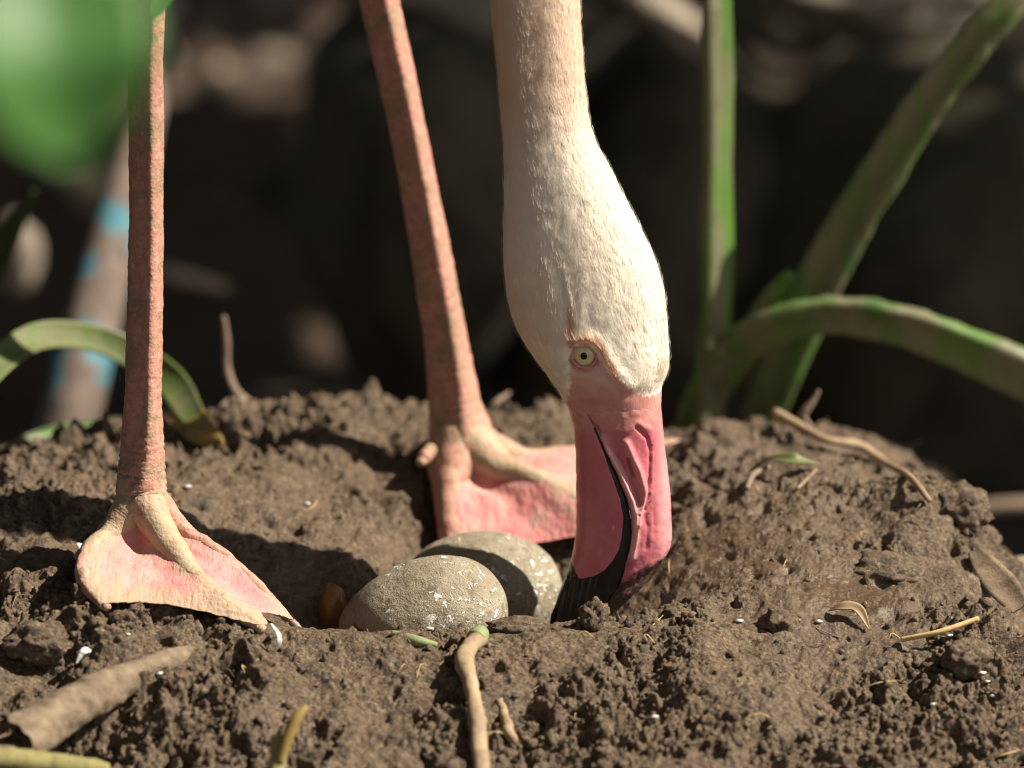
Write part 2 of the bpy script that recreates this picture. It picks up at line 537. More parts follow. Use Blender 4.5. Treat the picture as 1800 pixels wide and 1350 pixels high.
def mat_post():
    t = NT('peeling_blue_paint')
    n1 = t.noise(22, 4, 0.6, t.stretch(1, 1, 0.55)); n2 = t.noise(90, 4)
    base = t.ramp(n2, [(0.3, (0.07, 0.05, 0.04)), (0.7, (0.155, 0.115, 0.092))])
    blue = t.ramp(n2, [(0.3, (0.03, 0.12, 0.155)), (0.7, (0.07, 0.20, 0.25))])
    c = t.mix(t.step(n1, 0.54, 0.57), base, blue)
    t.set(Base_Color=c, Roughness=0.8, Normal=t.bump(n2, 0.5, 0.002))
    return t.m

M_MUD = mat_mud()
M_SOIL = mat_soil('forest_soil', (0.022, 0.014, 0.009), (0.07, 0.046, 0.03))
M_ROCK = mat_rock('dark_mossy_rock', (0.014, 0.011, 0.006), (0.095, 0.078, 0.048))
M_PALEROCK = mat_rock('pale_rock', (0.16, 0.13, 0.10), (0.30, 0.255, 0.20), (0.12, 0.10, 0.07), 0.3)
M_BEIGE = mat_rock('beige_stone', (0.34, 0.27, 0.18), (0.48, 0.40, 0.29), (0.25, 0.2, 0.13), 0.3)
M_FEATHER = mat_feather(); M_STRAND = mat_strand(); M_LEG = mat_leg(); M_WEB = mat_web()
M_BILL = mat_bill('bill_horn'); M_EGG = mat_egg()
M_CLAW = mat_plain('claw_horn', (0.22, 0.17, 0.14, 1), 0.5)
M_STALK = mat_leaf('dusty_green_stalk', (0.045, 0.115, 0.02), (0.11, 0.20, 0.04), 0.0, 0, 0.75)
M_STALKCLEAN = mat_leaf('fresh_green_stalk', (0.05, 0.13, 0.014), (0.10, 0.22, 0.028), 0.1, 0, 0.72)
M_LEAF = mat_leaf('broad_leaf_green', (0.03, 0.07, 0.018), (0.06, 0.12, 0.03), 0.12)
M_NEARLEAF = mat_leaf('young_leaf_green', (0.075, 0.22, 0.045), (0.12, 0.30, 0.065), 0.5)
M_STRAP = mat_leaf('strap_leaf_green', (0.07, 0.12, 0.022), (0.17, 0.22, 0.065), 0.2, 0, 0.45)
M_YELLOW = mat_leaf('yellowed_leaf', (0.30, 0.21, 0.06), (0.42, 0.30, 0.10), 0.25)
M_TWIG = mat_stick('dry_twig', (0.19, 0.125, 0.075), (0.38, 0.28, 0.18))
M_GREENTWIG = mat_stick('fading_green_stem', (0.15, 0.14, 0.045), (0.28, 0.24, 0.10))
M_PALETWIG = mat_stick('pale_leaf_sheath', (0.085, 0.058, 0.037), (0.26, 0.195, 0.13), 150, 0.85, (0.5, 1, 1))
M_STRAW = mat_stick('yellow_straw', (0.50, 0.35, 0.15), (0.62, 0.47, 0.24))
M_ROOT = mat_stick('pale_root', (0.16, 0.11, 0.08), (0.28, 0.21, 0.155))
M_DRYLEAF = mat_leaf('dry_leaf', (0.33, 0.24, 0.14), (0.48, 0.38, 0.25), 0.3)
M_CUT = mat_plain('fresh_green_cut', (0.27, 0.32, 0.14, 1), 0.6, 0.2)
M_WHITE = mat_plain('white_down', (0.80, 0.79, 0.76, 1), 0.95, 0.25)
M_BROWN = mat_plain('orange_brown_shell', (0.24, 0.11, 0.035, 1), 0.35)
M_POST = mat_post()
M_BARK = mat_stick('tree_bark', (0.05, 0.035, 0.025), (0.12, 0.09, 0.065), 20)

# ------------------------------------------------------------------ ground
GROUND_Z = -0.33
gx = np.concatenate([np.linspace(-60, -3, 12), np.linspace(-2.6, 2.6, 131), np.linspace(3, 60, 12)])
gy = np.concatenate([np.linspace(-60, -3.5, 10), np.linspace(-3, 4.5, 180), np.linspace(5, 80, 12)])
X, Y = np.meshgrid(gx, gy)
P = np.stack([X, Y, np.zeros_like(X)], -1)
near = np.exp(-(np.hypot(X, Y - 1) / 4.0) ** 2)
Z = GROUND_Z + near * (0.05 * fbm(P, 2.2, 4, 3) + 0.035 * np.maximum(0, fbm(P, 7, 3, 5)))
G = np.stack([X, Y, Z], -1)
ground = tag(MB().grid(G).build('ground', M_SOIL), 'dark bare soil of the shaded ground behind the nest', None, None, 'structure')

# ------------------------------------------------------------------ nest mound
ctrl = [
    (400, 1102, -.062), (480, 1108, -.058), (560, 1109, -.055), (700, 1112, -.055), (900, 1108, -.055), (1000, 1106, -.052), (1100, 1095, -.045), (1200, 1085, -.04),
    (1060, 1100, -.02), (1120, 1088, -.005), (1180, 1034, 0.015), (1230, 985, .025), (1250, 950, .035), (1300, 900, .06), (1300, 820, .12), (1210, 775, .19), (1300, 760, .2), (1400, 758, .19), (1500, 802, .155), (1620, 880, .10), (1700, 890, .07), (1735, 930, .045),
    (1400, 1000, -.005), (1550, 960, .02), (1600, 1030, -.01), (1500, 1150, -.06), (1700, 1090, -.035), (1790, 1130, -.045), (1400, 1250, -.1), (1700, 1300, -.11), (1790, 1250, -.09),
    (200, 1340, -.15), (600, 1345, -.145), (900, 1345, -.14), (1300, 1345, -.14), (700, 1230, -.10), (1000, 1230, -.10),
    (20, 1250, -.12), (100, 1180, -.09), (40, 1050, -.04), (300, 1150, -.083), (300, 1240, -.115), (120, 985, -.015), (20, 960, .0), (60, 870, .05), (100, 810, .12), (20, 800, .14), (200, 790, .14),
    (300, 745, .18), (400, 728, .2), (520, 706, .22), (620, 715, .22), (700, 728, .22), (850, 738, .21), (950, 738, .22), (1040, 748, .21), (1120, 765, .2),
    (400, 800, .13), (550, 850, .10), (650, 950, .065), (700, 850, .12), (620, 1010, .035), (450, 960, .04), (350, 900, .05), (250, 1010, -.02), (330, 1060, -.035), (300, 1090, -.070), (220, 1077, -.074), (400, 1108, -.067), (160, 1045, -.068),
    (780, 950, .105), (900, 960, .10), (900, 850, .145), (1050, 950, .09), (1100, 850, .13),
]
A = [tuple(at(*c)) for c in ctrl]
ex = lambda px, Y0: (px - 900) * .00025
for px in (620, 700, 780, 860, 940, 1010):
    A.append((ex(px, 0), 0.0, -.124 if px < 990 else -.116))
for px in (800, 900, 980):
    A.append((ex(px, 0), 0.045, -.122))
for x in np.linspace(-.24, .2, 6):
    A += [(x, .28, -.12 - .045 * (x < -.1)), (x, .37, -.26)]
for x in np.linspace(-.3, .3, 7):
    A += [(x, -.22, -.2), (x, -.33, -.33)]
for y in np.linspace(-.15, .2, 5):
    A += [(-.30, y, -.1 - .25 * abs(y)), (-.40, y, -.26), (.255, y, -.175), (.33, y, -.32)]
A = np.array(A)
def tps_fit(A, lam=2e-5):
    n = len(A); d2 = ((A[:, None, :2] - A[None, :, :2]) ** 2).sum(-1)
    Kx = 0.5 * d2 * np.log(d2 + 1e-12)
    Pm = np.column_stack([np.ones(n), A[:, :2]])
    S = np.block([[Kx + lam * np.eye(n), Pm], [Pm.T, np.zeros((3, 3))]])
    return np.linalg.solve(S, np.concatenate([A[:, 2], np.zeros(3)]))
Wt = tps_fit(A)
def base_z(x, y):
    z = Wt[-3] + Wt[-2] * x + Wt[-1] * y
    for k in range(len(A)):
        d2 = (x - A[k, 0]) ** 2 + (y - A[k, 1]) ** 2
        z = z + Wt[k] * 0.5 * d2 * np.log(d2 + 1e-12)
    return z
mx = np.concatenate([np.linspace(-.42, -.262, 36), np.linspace(-.26, .262, 1050), np.linspace(.266, .36, 28)])
my = np.concatenate([np.linspace(-.36, -.19, 40), np.linspace(-.188, -.04, 300), np.linspace(-.0394, .25, 330), np.linspace(.252, .42, 46)])
cx = np.linspace(-.43, .37, 161); cy = np.linspace(-.37, .43, 161)
CX, CY = np.meshgrid(cx, cy)
CZ = base_z(CX, CY)
def lerp_grid(F, x, y):
    fx = np.clip((x - cx[0]) / (cx[1] - cx[0]), 0, len(cx) - 1.001); fy = np.clip((y - cy[0]) / (cy[1] - cy[0]), 0, len(cy) - 1.001)
    i = fx.astype(int); j = fy.astype(int); u = fx - i; v = fy - j
    u = u * u * (3 - 2 * u) * .3 + u * .7; v = v * v * (3 - 2 * v) * .3 + v * .7
    return (F[j, i] * (1 - u) + F[j, i + 1] * u) * (1 - v) + (F[j + 1, i] * (1 - u) + F[j + 1, i + 1] * u) * v
X, Y = np.meshgrid(mx, my)
Zb = lerp_grid(CZ, X, Y)
GZy, GZx = np.gradient(CZ, cy, cx)
nx = -lerp_grid(GZx, X, Y); ny = -lerp_grid(GZy, X, Y)
N = np.stack([nx, ny, np.ones_like(nx)], -1); N /= np.linalg.norm(N, axis=-1)[..., None]
B = np.stack([X, Y, Zb], -1)
# how crumbly: coarse outside the hollow, smoother where it was trodden and wet
hollow = np.exp(-(((X + .03) / .15) ** 2 + ((Y - .03) / .07) ** 2) ** 1.5)
wp = at(1500, 1045, -.02)
patch = np.exp(-(((X - wp[0]) / .035) ** 2 + ((Y - wp[1]) / .03) ** 2))
wp2 = at(1420, 820, .13); patch2 = np.exp(-(((X - wp2[0]) / .05) ** 2 + ((Y - wp2[1]) / .05) ** 2))
wp3 = at(1230, 970, .03); patch3 = np.exp(-(((X - wp3[0]) / .04) ** 2 + ((Y - wp3[1]) / .04) ** 2))
smooth_m = np.clip(0.75 * hollow + 0.85 * patch + 0.8 * patch2 + 0.75 * patch3 + .8 * sstep(-.02, .22, fbm(B, 17, 2, 40)), 0, 0.9)
rough_m = 1 - smooth_m
Q = B + 0.006 * np.stack([noise(B, 90, 50), noise(B, 90, 51), noise(B, 90, 52)], -1)
w1 = 1 - worley(Q, 75, 1); w2 = 1 - worley(Q, 190, 2)
w3 = 1 - worley(B, 300, 3); w4 = 1 - worley(B, 620, 5)
pits = np.maximum(0, noise(B, 120, 61) - .22) * (0.35 + rough_m)
disp = (.0075 * fbm(B, 26, 3, 20)
        + rough_m * (.0135 * (w1 - .45) * (0.35 + sstep(-.25, .3, noise(B, 30, 70))) + .0026 * (w2 - .45) + .0014 * fbm(B, 260, 2, 37))
        + (.35 + .65 * rough_m) * (.0024 * (w3 - .4) * (.4 + 1.2 * sstep(-.3, .3, noise(B, 55, 71))) + .0012 * (w4 - .4) + .0010 * fbm(B, 600, 2, 30))
        + .0012 * fbm(B, 130, 3, 33) - .015 * pits)
# keep the line of the near edge, the footing of the eggs and the bill quiet
keep = 1 - .75 * np.exp(-((Y + .05) / .012) ** 2) * sstep(-.14, -.1, X) * sstep(.08, .05, X)
keep = np.minimum(keep, 1 - .5 * hollow)
disp *= keep * (1 - .75 * patch)
cav = at(150, 1320, -.14); disp -= .016 * np.exp(-(((X - cav[0]) / .035) ** 2 + ((Y - cav[1]) / .02) ** 2))
cav2 = at(1110, 1070, .0); disp -= .007 * np.exp(-(((X - cav2[0]) / .026) ** 2 + ((Y - cav2[1]) / .022) ** 2))
edge = sstep(.0, .06, np.minimum.reduce([X + .42, .36 - X, Y + .36, .42 - Y]))
V = B + N * (disp * edge)[..., None]
V[..., 2] = np.maximum(V[..., 2], GROUND_Z - .08)
wet = np.clip(1.1 * patch + .7 * patch2 + .25 * patch3 + .35 * sstep(.05, .3, fbm(B, 14, 2, 44)) + .25 * hollow, 0, 1)
nest = empty('nest_mound', (0, 0, GROUND_Z))
tag(nest, 'brown mud nest mound with a hollow in its top', 'nest')
mud = MB().grid(V, wet=wet).build('mud', M_MUD, nest)
bpy.context.view_layer.update()

def hit(px, py, lift=0.0):
    d = FWD + np.array([1.0, 0, 0]) * ((px - 900) * K) + UPV * (-(py - 675) * K)
    d = d / np.linalg.norm(d)
    mi = mud.matrix_world.inverted()
    ok, p, n, _ = mud.ray_cast(mi @ Vector(CAM), Vector(d))
    if not ok:
        return hit(px, py + 3, lift) if py < 1100 else at(px, py, 0.0)
    return np.array(mi.inverted() @ p) + np.array([0, 0, lift])

def drop(x, y, lift=0.0):
    mi = mud.matrix_world.inverted()
    ok, p, n, _ = mud.ray_cast(mi @ Vector((x, y, 1.0)), Vector((0, 0, -1)))
    return (np.array(mi.inverted() @ p) if ok else np.array([x, y, GROUND_Z])) + np.array([0, 0, lift])

# icosphere template for crumbs and clods
def ico(sub):
    import bmesh
    bm = bmesh.new(); bmesh.ops.create_icosphere(bm, subdivisions=sub, radius=1.0)
    v = np.array([tuple(q.co) for q in bm.verts]); f = np.array([[w.index for w in q.verts] for q in bm.faces]); bm.free()
    return v, f
ICO1, ICO1F = ico(1); ICO2, ICO2F = ico(2); ICO3, ICO3F = ico(3); ICO4, ICO4F = ico(4)

def lump(center, radii, seed, amp=.25, freq=1.6, base=(ICO3, ICO3F), rough=0.08):
    v, f = base
    r = 1 + amp * fbm(v + seed * 3.1, freq, 3, seed) + rough * fbm(v + seed, freq * 5, 2, seed + 9)
    return np.asarray(center) + v * r[:, None] * np.asarray(radii), f

# loose crumbs on the mound
crumb = MB()
V2 = V.reshape(-1, 3); N2 = N.reshape(-1, 3); R2 = rough_m.ravel()
cand = np.where((np.abs(V2[:, 0]) < .25) & (V2[:, 1] < .24) & (V2[:, 1] > -.185))[0]
pick = RNG.choice(cand, 26000, p=None)
pick = pick[RNG.random(len(pick)) < (R2[pick] ** 2 * .45 + .02)]
for k in pick:
    s = .0005 + .0016 * RNG.random() ** 5 + .0006 * RNG.random()
    v = ICO1 * (1 + .32 * RNG.standard_normal((len(ICO1), 1))) * (s * (1 + .9 * (RNG.random(3) - .5)))
    crumb.add(V2[k] + N2[k] * s * .1 + v, None, ICO1F, wet=0.1)
tag(crumb.build('mud_crumbs', M_MUD, nest, smooth=False), 'small loose crumbs of mud', None, None, 'stuff')

# fine rootlets and fibres in the mud
fib = MB()
for k in RNG.choice(cand, 230):
    p = V2[k]; L = .004 + .012 * RNG.random() ** 2
    a = RNG.random() * 6.28; d = np.array([math.cos(a), math.sin(a), .15 * RNG.standard_normal()])
    d -= N2[k] * np.dot(d, N2[k]) * .8
    q = np.array([p - d * L * .5, p + N2[k] * .0016 + .0015 * RNG.standard_normal(3), p + d * L * .5 + N2[k] * .0008])
    fib.tube(q, [.00018, .00026, .00012], 7, 4, mat=int(RNG.random() < .3))
tag(fib.build('root_fibres', [M_ROOT, M_STRAW], nest), 'fine pale rootlets in the mud', None, None, 'stuff')
flk = MB()
for px, py in [(330, 857), (540, 887), (1440, 1094), (1300, 1093), (1640, 1240), (1150, 1262), (1735, 1200), (1745, 1225), (1725, 1185), (1670, 1120), (1685, 1128), (280, 1186), (225, 1117), (755, 1107)]:
    p = hit(px, py, .0006)
    v, f = lump(p, np.array([.0016, .0011, .0006]) * (0.7 + .7 * RNG.random()), px, .5, 2, (ICO1, ICO1F))
    flk.add(v, None, f)
tag(flk.build('white_flecks', M_WHITE, nest), 'tiny white flecks of down and lime on the mud', None, None, 'stuff')

# ------------------------------------------------------------------ rocks and stones behind
def boulder(name, px, py, Y0, radii, seed, m, label, amp=.22, freq=1.3, cat='rock', base=(ICO4, ICO4F), rough=.05, group=None, rot=0.0):
    c = at(px, py, Y0)
    v, f = lump((0, 0, 0), radii, seed, amp, freq, base, rough)
    ca, sa = math.cos(rot), math.sin(rot)
    v = np.column_stack([v[:, 0] * ca - v[:, 2] * sa, v[:, 1], v[:, 0] * sa + v[:, 2] * ca])
    o = MB().add(v, None, f).build(name, m)
    o.location = c
    return tag(o, label, cat, group)
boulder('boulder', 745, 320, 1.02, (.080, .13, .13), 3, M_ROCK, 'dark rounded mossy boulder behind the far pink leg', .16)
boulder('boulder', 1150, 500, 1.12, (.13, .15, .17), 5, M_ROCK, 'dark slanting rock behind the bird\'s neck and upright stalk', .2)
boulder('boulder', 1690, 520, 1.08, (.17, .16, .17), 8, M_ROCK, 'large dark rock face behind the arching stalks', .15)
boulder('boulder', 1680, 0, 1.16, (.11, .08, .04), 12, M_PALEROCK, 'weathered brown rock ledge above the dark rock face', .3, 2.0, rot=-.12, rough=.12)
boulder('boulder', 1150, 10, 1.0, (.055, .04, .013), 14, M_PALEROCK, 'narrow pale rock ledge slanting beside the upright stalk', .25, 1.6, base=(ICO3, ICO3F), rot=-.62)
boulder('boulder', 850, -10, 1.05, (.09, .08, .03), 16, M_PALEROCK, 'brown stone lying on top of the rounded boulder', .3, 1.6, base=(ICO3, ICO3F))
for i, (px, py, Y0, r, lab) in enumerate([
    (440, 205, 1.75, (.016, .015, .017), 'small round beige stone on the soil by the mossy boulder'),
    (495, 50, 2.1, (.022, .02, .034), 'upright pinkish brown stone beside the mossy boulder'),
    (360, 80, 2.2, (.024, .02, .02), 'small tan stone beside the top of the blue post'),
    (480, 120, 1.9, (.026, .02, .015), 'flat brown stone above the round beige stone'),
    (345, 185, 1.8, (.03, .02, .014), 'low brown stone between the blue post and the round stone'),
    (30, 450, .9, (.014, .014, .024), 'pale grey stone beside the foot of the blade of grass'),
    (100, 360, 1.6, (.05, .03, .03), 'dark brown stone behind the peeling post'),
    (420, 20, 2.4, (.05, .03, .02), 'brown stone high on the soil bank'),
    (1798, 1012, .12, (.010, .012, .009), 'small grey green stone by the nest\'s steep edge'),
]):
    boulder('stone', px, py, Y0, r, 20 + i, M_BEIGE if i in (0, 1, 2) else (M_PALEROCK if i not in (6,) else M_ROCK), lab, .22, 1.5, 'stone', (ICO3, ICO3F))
# soil bank that rises behind on the bird's leg side
bx_ = np.linspace(-1.6, .3, 70); by_ = np.linspace(1.0, 3.6, 80)
X, Y = np.meshgrid(bx_, by_)
Pb = np.stack([X, Y, X * 0], -1)
Zk = GROUND_Z - .05 + .34 * sstep(1.0, 2.6, Y) * sstep(.3, -.3, X) + .05 * fbm(Pb, 4, 4, 77) + .02 * worley(Pb, 9, 4)
bank = MB().grid(np.stack([X, Y, Zk], -1)).build('soil_bank', mat_soil('bank_soil', (0.025, 0.016, 0.011), (0.085, 0.056, 0.038), 9))
tag(bank, 'dark soil bank rising behind the legs', None, None, 'structure')
peb = MB()
for kk in range(170):
    x_, y_ = -.62 + .62 * RNG.random(), 1.6 + 1.2 * RNG.random()
    jx = int(np.clip((x_ + 1.6) / 1.9 * 69, 0, 69)); jy = int(np.clip((y_ - 1.0) / 2.6 * 79, 0, 79))
    r_ = .008 + .022 * RNG.random() ** 2
    v, f = lump((x_, y_, Zk[jy, jx] + r_ * .3), np.array([1, .8, .55 + .5 * RNG.random()]) * r_, kk, .3, 1.5, (ICO2, ICO2F))
    peb.add(v, None, f, mat=int(RNG.integers(0, 3)))
tag(peb.build('pebbles', [M_PALEROCK, M_ROCK, M_BEIGE]), 'mottled pebbles and clods strewn over the soil bank', 'pebbles', None, 'stuff')
# rock wall closing the view behind
wx = np.linspace(-2.2, 2.6, 120); wz = np.linspace(-.5, 2.2, 80)
X, Z = np.meshgrid(wx, wz)
Pw = np.stack([X, Z * 0, Z], -1)
Yw = 2.55 + .25 * fbm(Pw, 1.4, 4, 91) + .08 * worley(Pw, 3.5, 6) + .35 * Z * .3 + .5 * sstep(.2, -.8, X)
tag(MB().grid(np.stack([X, Yw, Z], -1), flip=True).build('rock_face', M_ROCK), 'dark shaded rock face closing off the background', None, None, 'structure')

# ------------------------------------------------------------------ leaning post
post = MB()
Pp = np.array([at(85, 900, .42), at(140, 660, .46), at(205, 400, .55), at(262, 150, .66), at(320, -120, .8)])
post.tube(Pp, [.0165, .0155, .0135, .0115, .0105], 60, 20)
o = post.build('post', M_POST)
tag(o, 'leaning weathered post with peeling blue paint behind the near leg', 'post')

# ------------------------------------------------------------------ eggs
def egg(px, py, Y0, axis, a, b, seed, label):
    v = ICO4.copy() if False else None
    c = at(px, py, Y0)
    th = np.linspace(0, math.pi, 60); ph = np.linspace(0, 2 * math.pi, 80, endpoint=False)
    T, F = np.meshgrid(th, ph, indexing='ij')
    x = a * np.cos(T); r = b * np.sin(T) * (1 + .13 * np.cos(T))
    L = np.stack([x, r * np.cos(F), r * np.sin(F)], -1)
    nrm = L / (np.linalg.norm(L, axis=-1)[..., None] + 1e-9)
    L = L + nrm * (.0007 * fbm(L, 60, 3, seed))[..., None]
    ax = Vector(axis).normalized()
    R = np.array(ax.to_track_quat('X', 'Z').to_matrix())
    G = L @ R.T
    o = MB().grid(G, wrap=True).build('egg', M_EGG)
    o.location = c
    return tag(o, label, 'egg', 'eggs in the nest hollow')
egg(744, 1087, -.018, (1, .1, .2), .0378, .0262, 3, 'mud-stained egg with white flecks at the hollow\'s near rim')
egg(846, 1036, .045, (1, .3, -.2), .0375, .0268, 8, 'grey egg lying closest to the bird\'s bill')

# ------------------------------------------------------------------ flamingo
bird = empty('flamingo', at(520, 1000, .05))
tag(bird, 'pale flamingo with head lowered and pink bill beside the eggs', 'flamingo')
body = MB()
HY = 0.005
prof = np.array([(-40,860,1014),(0,864,1018),(50,868,1020),(100,873,1024),(150,878,1027),(200,882,1033),(230,885,1040),(260,887,1051),(300,888,1073),(350,887,1099),(400,886,1125),(450,886,1149),(480,888,1159),(520,893,1168),(560,902,1172),(600,920,1175),(630,942,1176),(650,957,1174),(662,966,1169),(672,974,1165),(685,983,1163),(700,990,1162),(720,999,1163),(750,1010,1163)], float)
dep = np.array([(-40,.0190),(100,.0190),(230,.0195),(300,.0212),(380,.0232),(460,.0246),(540,.0252),(600,.0242),(640,.0222),(680,.0195),(710,.0178),(750,.0165)])
def smooth1(py, tab_y, tab_v, w=10):
    f = np.arange(tab_y[0] - 60, tab_y[-1] + 60, 1.0)
    v = np.interp(f, tab_y, tab_v)
    lo = tab_v[0] + (f - tab_y[0]) * (tab_v[1] - tab_v[0]) / (tab_y[1] - tab_y[0]); hi = tab_v[-1] + (f - tab_y[-1]) * (tab_v[-1] - tab_v[-2]) / (tab_y[-1] - tab_y[-2])
    v = np.where(f < tab_y[0], lo, np.where(f > tab_y[-1], hi, v))
    k = np.hanning(2 * w + 3)[1:-1]; k /= k.sum()
    vs = np.convolve(np.pad(v, w, 'edge'), k, 'valid')
    return np.interp(py, f, vs)
ys = np.arange(738, -41, -3.0)
Lp = smooth1(ys, prof[:, 0], prof[:, 1]); Rp = smooth1(ys, prof[:, 0], prof[:, 2], 7)
Dp = smooth1(ys, dep[:, 0], dep[:, 1], 25)
# shrink the last bit so that it tucks inside the bill
tuck = sstep(700, 738, ys) * .22

MSEG = 150
ang = np.linspace(0, 2 * math.pi, MSEG, endpoint=False)
rings = []; PXs = []; PYs = []
for y, l, r, d, tk in zip(ys, Lp, Rp, Dp, tuck):
    a0 = at(l, y, HY); a1 = at(r, y, HY)
    cc, ss = np.cos(ang), np.sin(ang)
    wob = 9 * noise(np.stack([cc * 4, ss * 4, cc * 0 + 3.3], -1), 1.0, 2) + 5 * noise(np.stack([cc * 4, ss * 4, cc * 0 + 3.3], -1), 3.1, 6)
    tk = sstep(704 + wob, 742 + wob, y) * .22
    c = (a0 + a1) / 2; hw = (a1[0] - a0[0]) / 2 * (1 - tk); dd = d * (1 - tk)
    e = 2 / np.interp(y, [600, 690], [2.15, 2.3])
    x = np.sign(cc) * np.abs(cc) ** e * hw; yy = np.sign(ss) * np.abs(ss) ** e * dd
    rings.append(np.stack([c[0] + x, c[1] + yy, np.full(MSEG, c[2])], -1))
    PXs.append(900 + (c[0] + x) / (a1[0] - a0[0]) * (r - l)); PYs.append(np.full(MSEG, y))
# upward: the neck out of the frame, the chest, the body and the tail
upc = np.array([[rings[-1][:, 0].mean(), HY, rings[-1][0, 2], .0195],
                [.008, .0, .27, .0205], [.012, .01, .36, .022], [-.005, .03, .46, .027], [-.05, .05, .535, .05],
                [-.12, .06, .58, .095], [-.21, .065, .60, .115], [-.31, .065, .595, .09], [-.40, .065, .57, .045], [-.46, .065, .54, .012]])
uc = smooth_curve(upc, 46)[1:]
tg = np.gradient(uc[:, :3], axis=0); tg /= np.linalg.norm(tg, axis=1)[:, None]
for (p, t_) in zip(uc, tg):
    ax = np.cross(np.array([0, 1.0, 0]), t_); ax /= np.linalg.norm(ax)
    bxv = np.cross(t_, ax)
    rings.append(p[:3] + p[3] * (np.cos(ang)[:, None] * ax + np.sin(ang)[:, None] * bxv * .9))
    PXs.append(np.full(MSEG, 940.0)); PYs.append(np.full(MSEG, -60.0))
G = np.array(rings); PX = np.array(PXs); PY = np.array(PYs)
NH = len(ys)
# make sure the winding of the upper rings matches the head rings
a_head = G[NH - 1, 0] - G[NH - 1].mean(0)
for i in range(NH, len(G)):
    c = G[i].mean(0)
    if np.dot(G[i, 0] - c, G[i - 1, 0] - G[i - 1].mean(0)) < 0:
        G[i] = G[i][(np.arange(MSEG) + MSEG // 2) % MSEG]
    if np.dot(G[i, MSEG // 4] - c, G[i - 1, MSEG // 4] - G[i - 1].mean(0)) < 0:
        G[i] = G[i][(-np.arange(MSEG)) % MSEG]
# relief on the head
def grid_normals(G):
    du = np.roll(G, -1, 1) - np.roll(G, 1, 1); dv = np.gradient(G, axis=0)
    n = np.cross(du, dv); n /= np.linalg.norm(n, axis=-1)[..., None] + 1e-12
    c = G.mean(1, keepdims=True)
    s = np.sign(((G - c) * n).sum(-1, keepdims=True).mean())
    return n * s
Nn = grid_normals(G)
skin_poly = np.array([(1001,606),(1006,590),(1026,582),(1044,592),(1053,610),(1066,632),(1086,648),(1104,666),(1124,678),(1146,684),(1172,676),(1180,700),(1180,760),(985,760),(994,715),(999,690),(1001,650)], float)
def in_poly(X, Y, poly):
    inside = np.zeros(X.shape, bool); n = len(poly); j = n - 1
    for i in range(n):
        xi, yi = poly[i]; xj, yj = poly[j]
        inside ^= ((yi > Y) != (yj > Y)) & (X < (xj - xi) * (Y - yi) / (yj - yi + 1e-9) + xi)
        j = i
    return inside
closed = np.vstack([skin_poly, skin_poly[:1]])
sd_skin = poly_dist(PX, PY, [tuple(p) for p in closed]); ins = in_poly(PX, PY, skin_poly)
sds = np.where(ins, sd_skin, -sd_skin)
skin = sstep(-12, 10, sds + 5 * noise(G, 420, 8))
EYE = (1025, 608)
de = np.hypot((PX - EYE[0]), (PY - EYE[1]))
relief = -.0010 * skin * sstep(690, 655, PY)
relief += -.0030 * np.exp(-(de / 24) ** 2)
relief += .0016 * np.exp(-(poly_dist(PX, PY, [(1008, 575), (1035, 570), (1060, 592), (1080, 632), (1105, 662)]) / 11) ** 2)
relief += .0010 * np.exp(-(poly_dist(PX, PY, [(1005, 640), (1040, 642), (1075, 660)]) / 9) ** 2)
relief += -.0007 * np.exp(-(poly_dist(PX, PY, [(1055, 622), (1068, 650), (1090, 672)]) / 5) ** 2)
relief += -.0010 * np.exp(-(poly_dist(PX, PY, [(1003, 590), (999, 540), (985, 480), (965, 400)]) / 7) ** 2) * sstep(350, 500, PY)
relief += .0002 * fbm(G, 150, 3, 5) + .00034 * fbm(G * np.array([1, 1, .22]), 150, 3, 15) * (1 - skin) * (.35 + np.exp(-(poly_dist(PX, PY, [(950, 250), (965, 360), (1010, 480), (1060, 560)]) / 40) ** 2))
relief += .0005 * fbm(G * np.array([1, 1, .6]), 40, 2, 25) * (1 - skin)
relief *= (PY > -45)
G = G + Nn * relief[..., None]
Nn = grid_normals(G)
peach = np.clip(1 - sstep(120, 330, PY) * .95 + .25 * np.exp(-(((PX - 1010) / 50) ** 2 + ((PY - 500) / 120) ** 2)) + .35 * sstep(1010, 940, PX) * sstep(420, 560, PY), 0, 1)
dirt = .55 * np.exp(-(((PX - 1160) / 12) ** 2 + ((PY - 640) / 16) ** 2)) + .35 * np.exp(-(((PX - 1158) / 9) ** 2 + ((PY - 600) / 6) ** 2)) + .3 * np.exp(-(((PX - 1164) / 6) ** 2 + ((PY - 563) / 7) ** 2)) + .35 * np.exp(-(poly_dist(PX, PY, [(1095, 655), (1125, 675), (1150, 680)]) / 6) ** 2)
rim = .95 * np.exp(-(poly_dist(PX, PY, [(1001, 545), (1001, 590), (1006, 580), (1028, 570), (1050, 582), (1070, 618), (1082, 640)]) / 6.5) ** 2)
body.grid(G, wrap=True, cap0=True, cap1=True, mat=0, low=sstep(625, 700, PY), skin=skin, peach=peach, dirt=dirt, rim=rim)

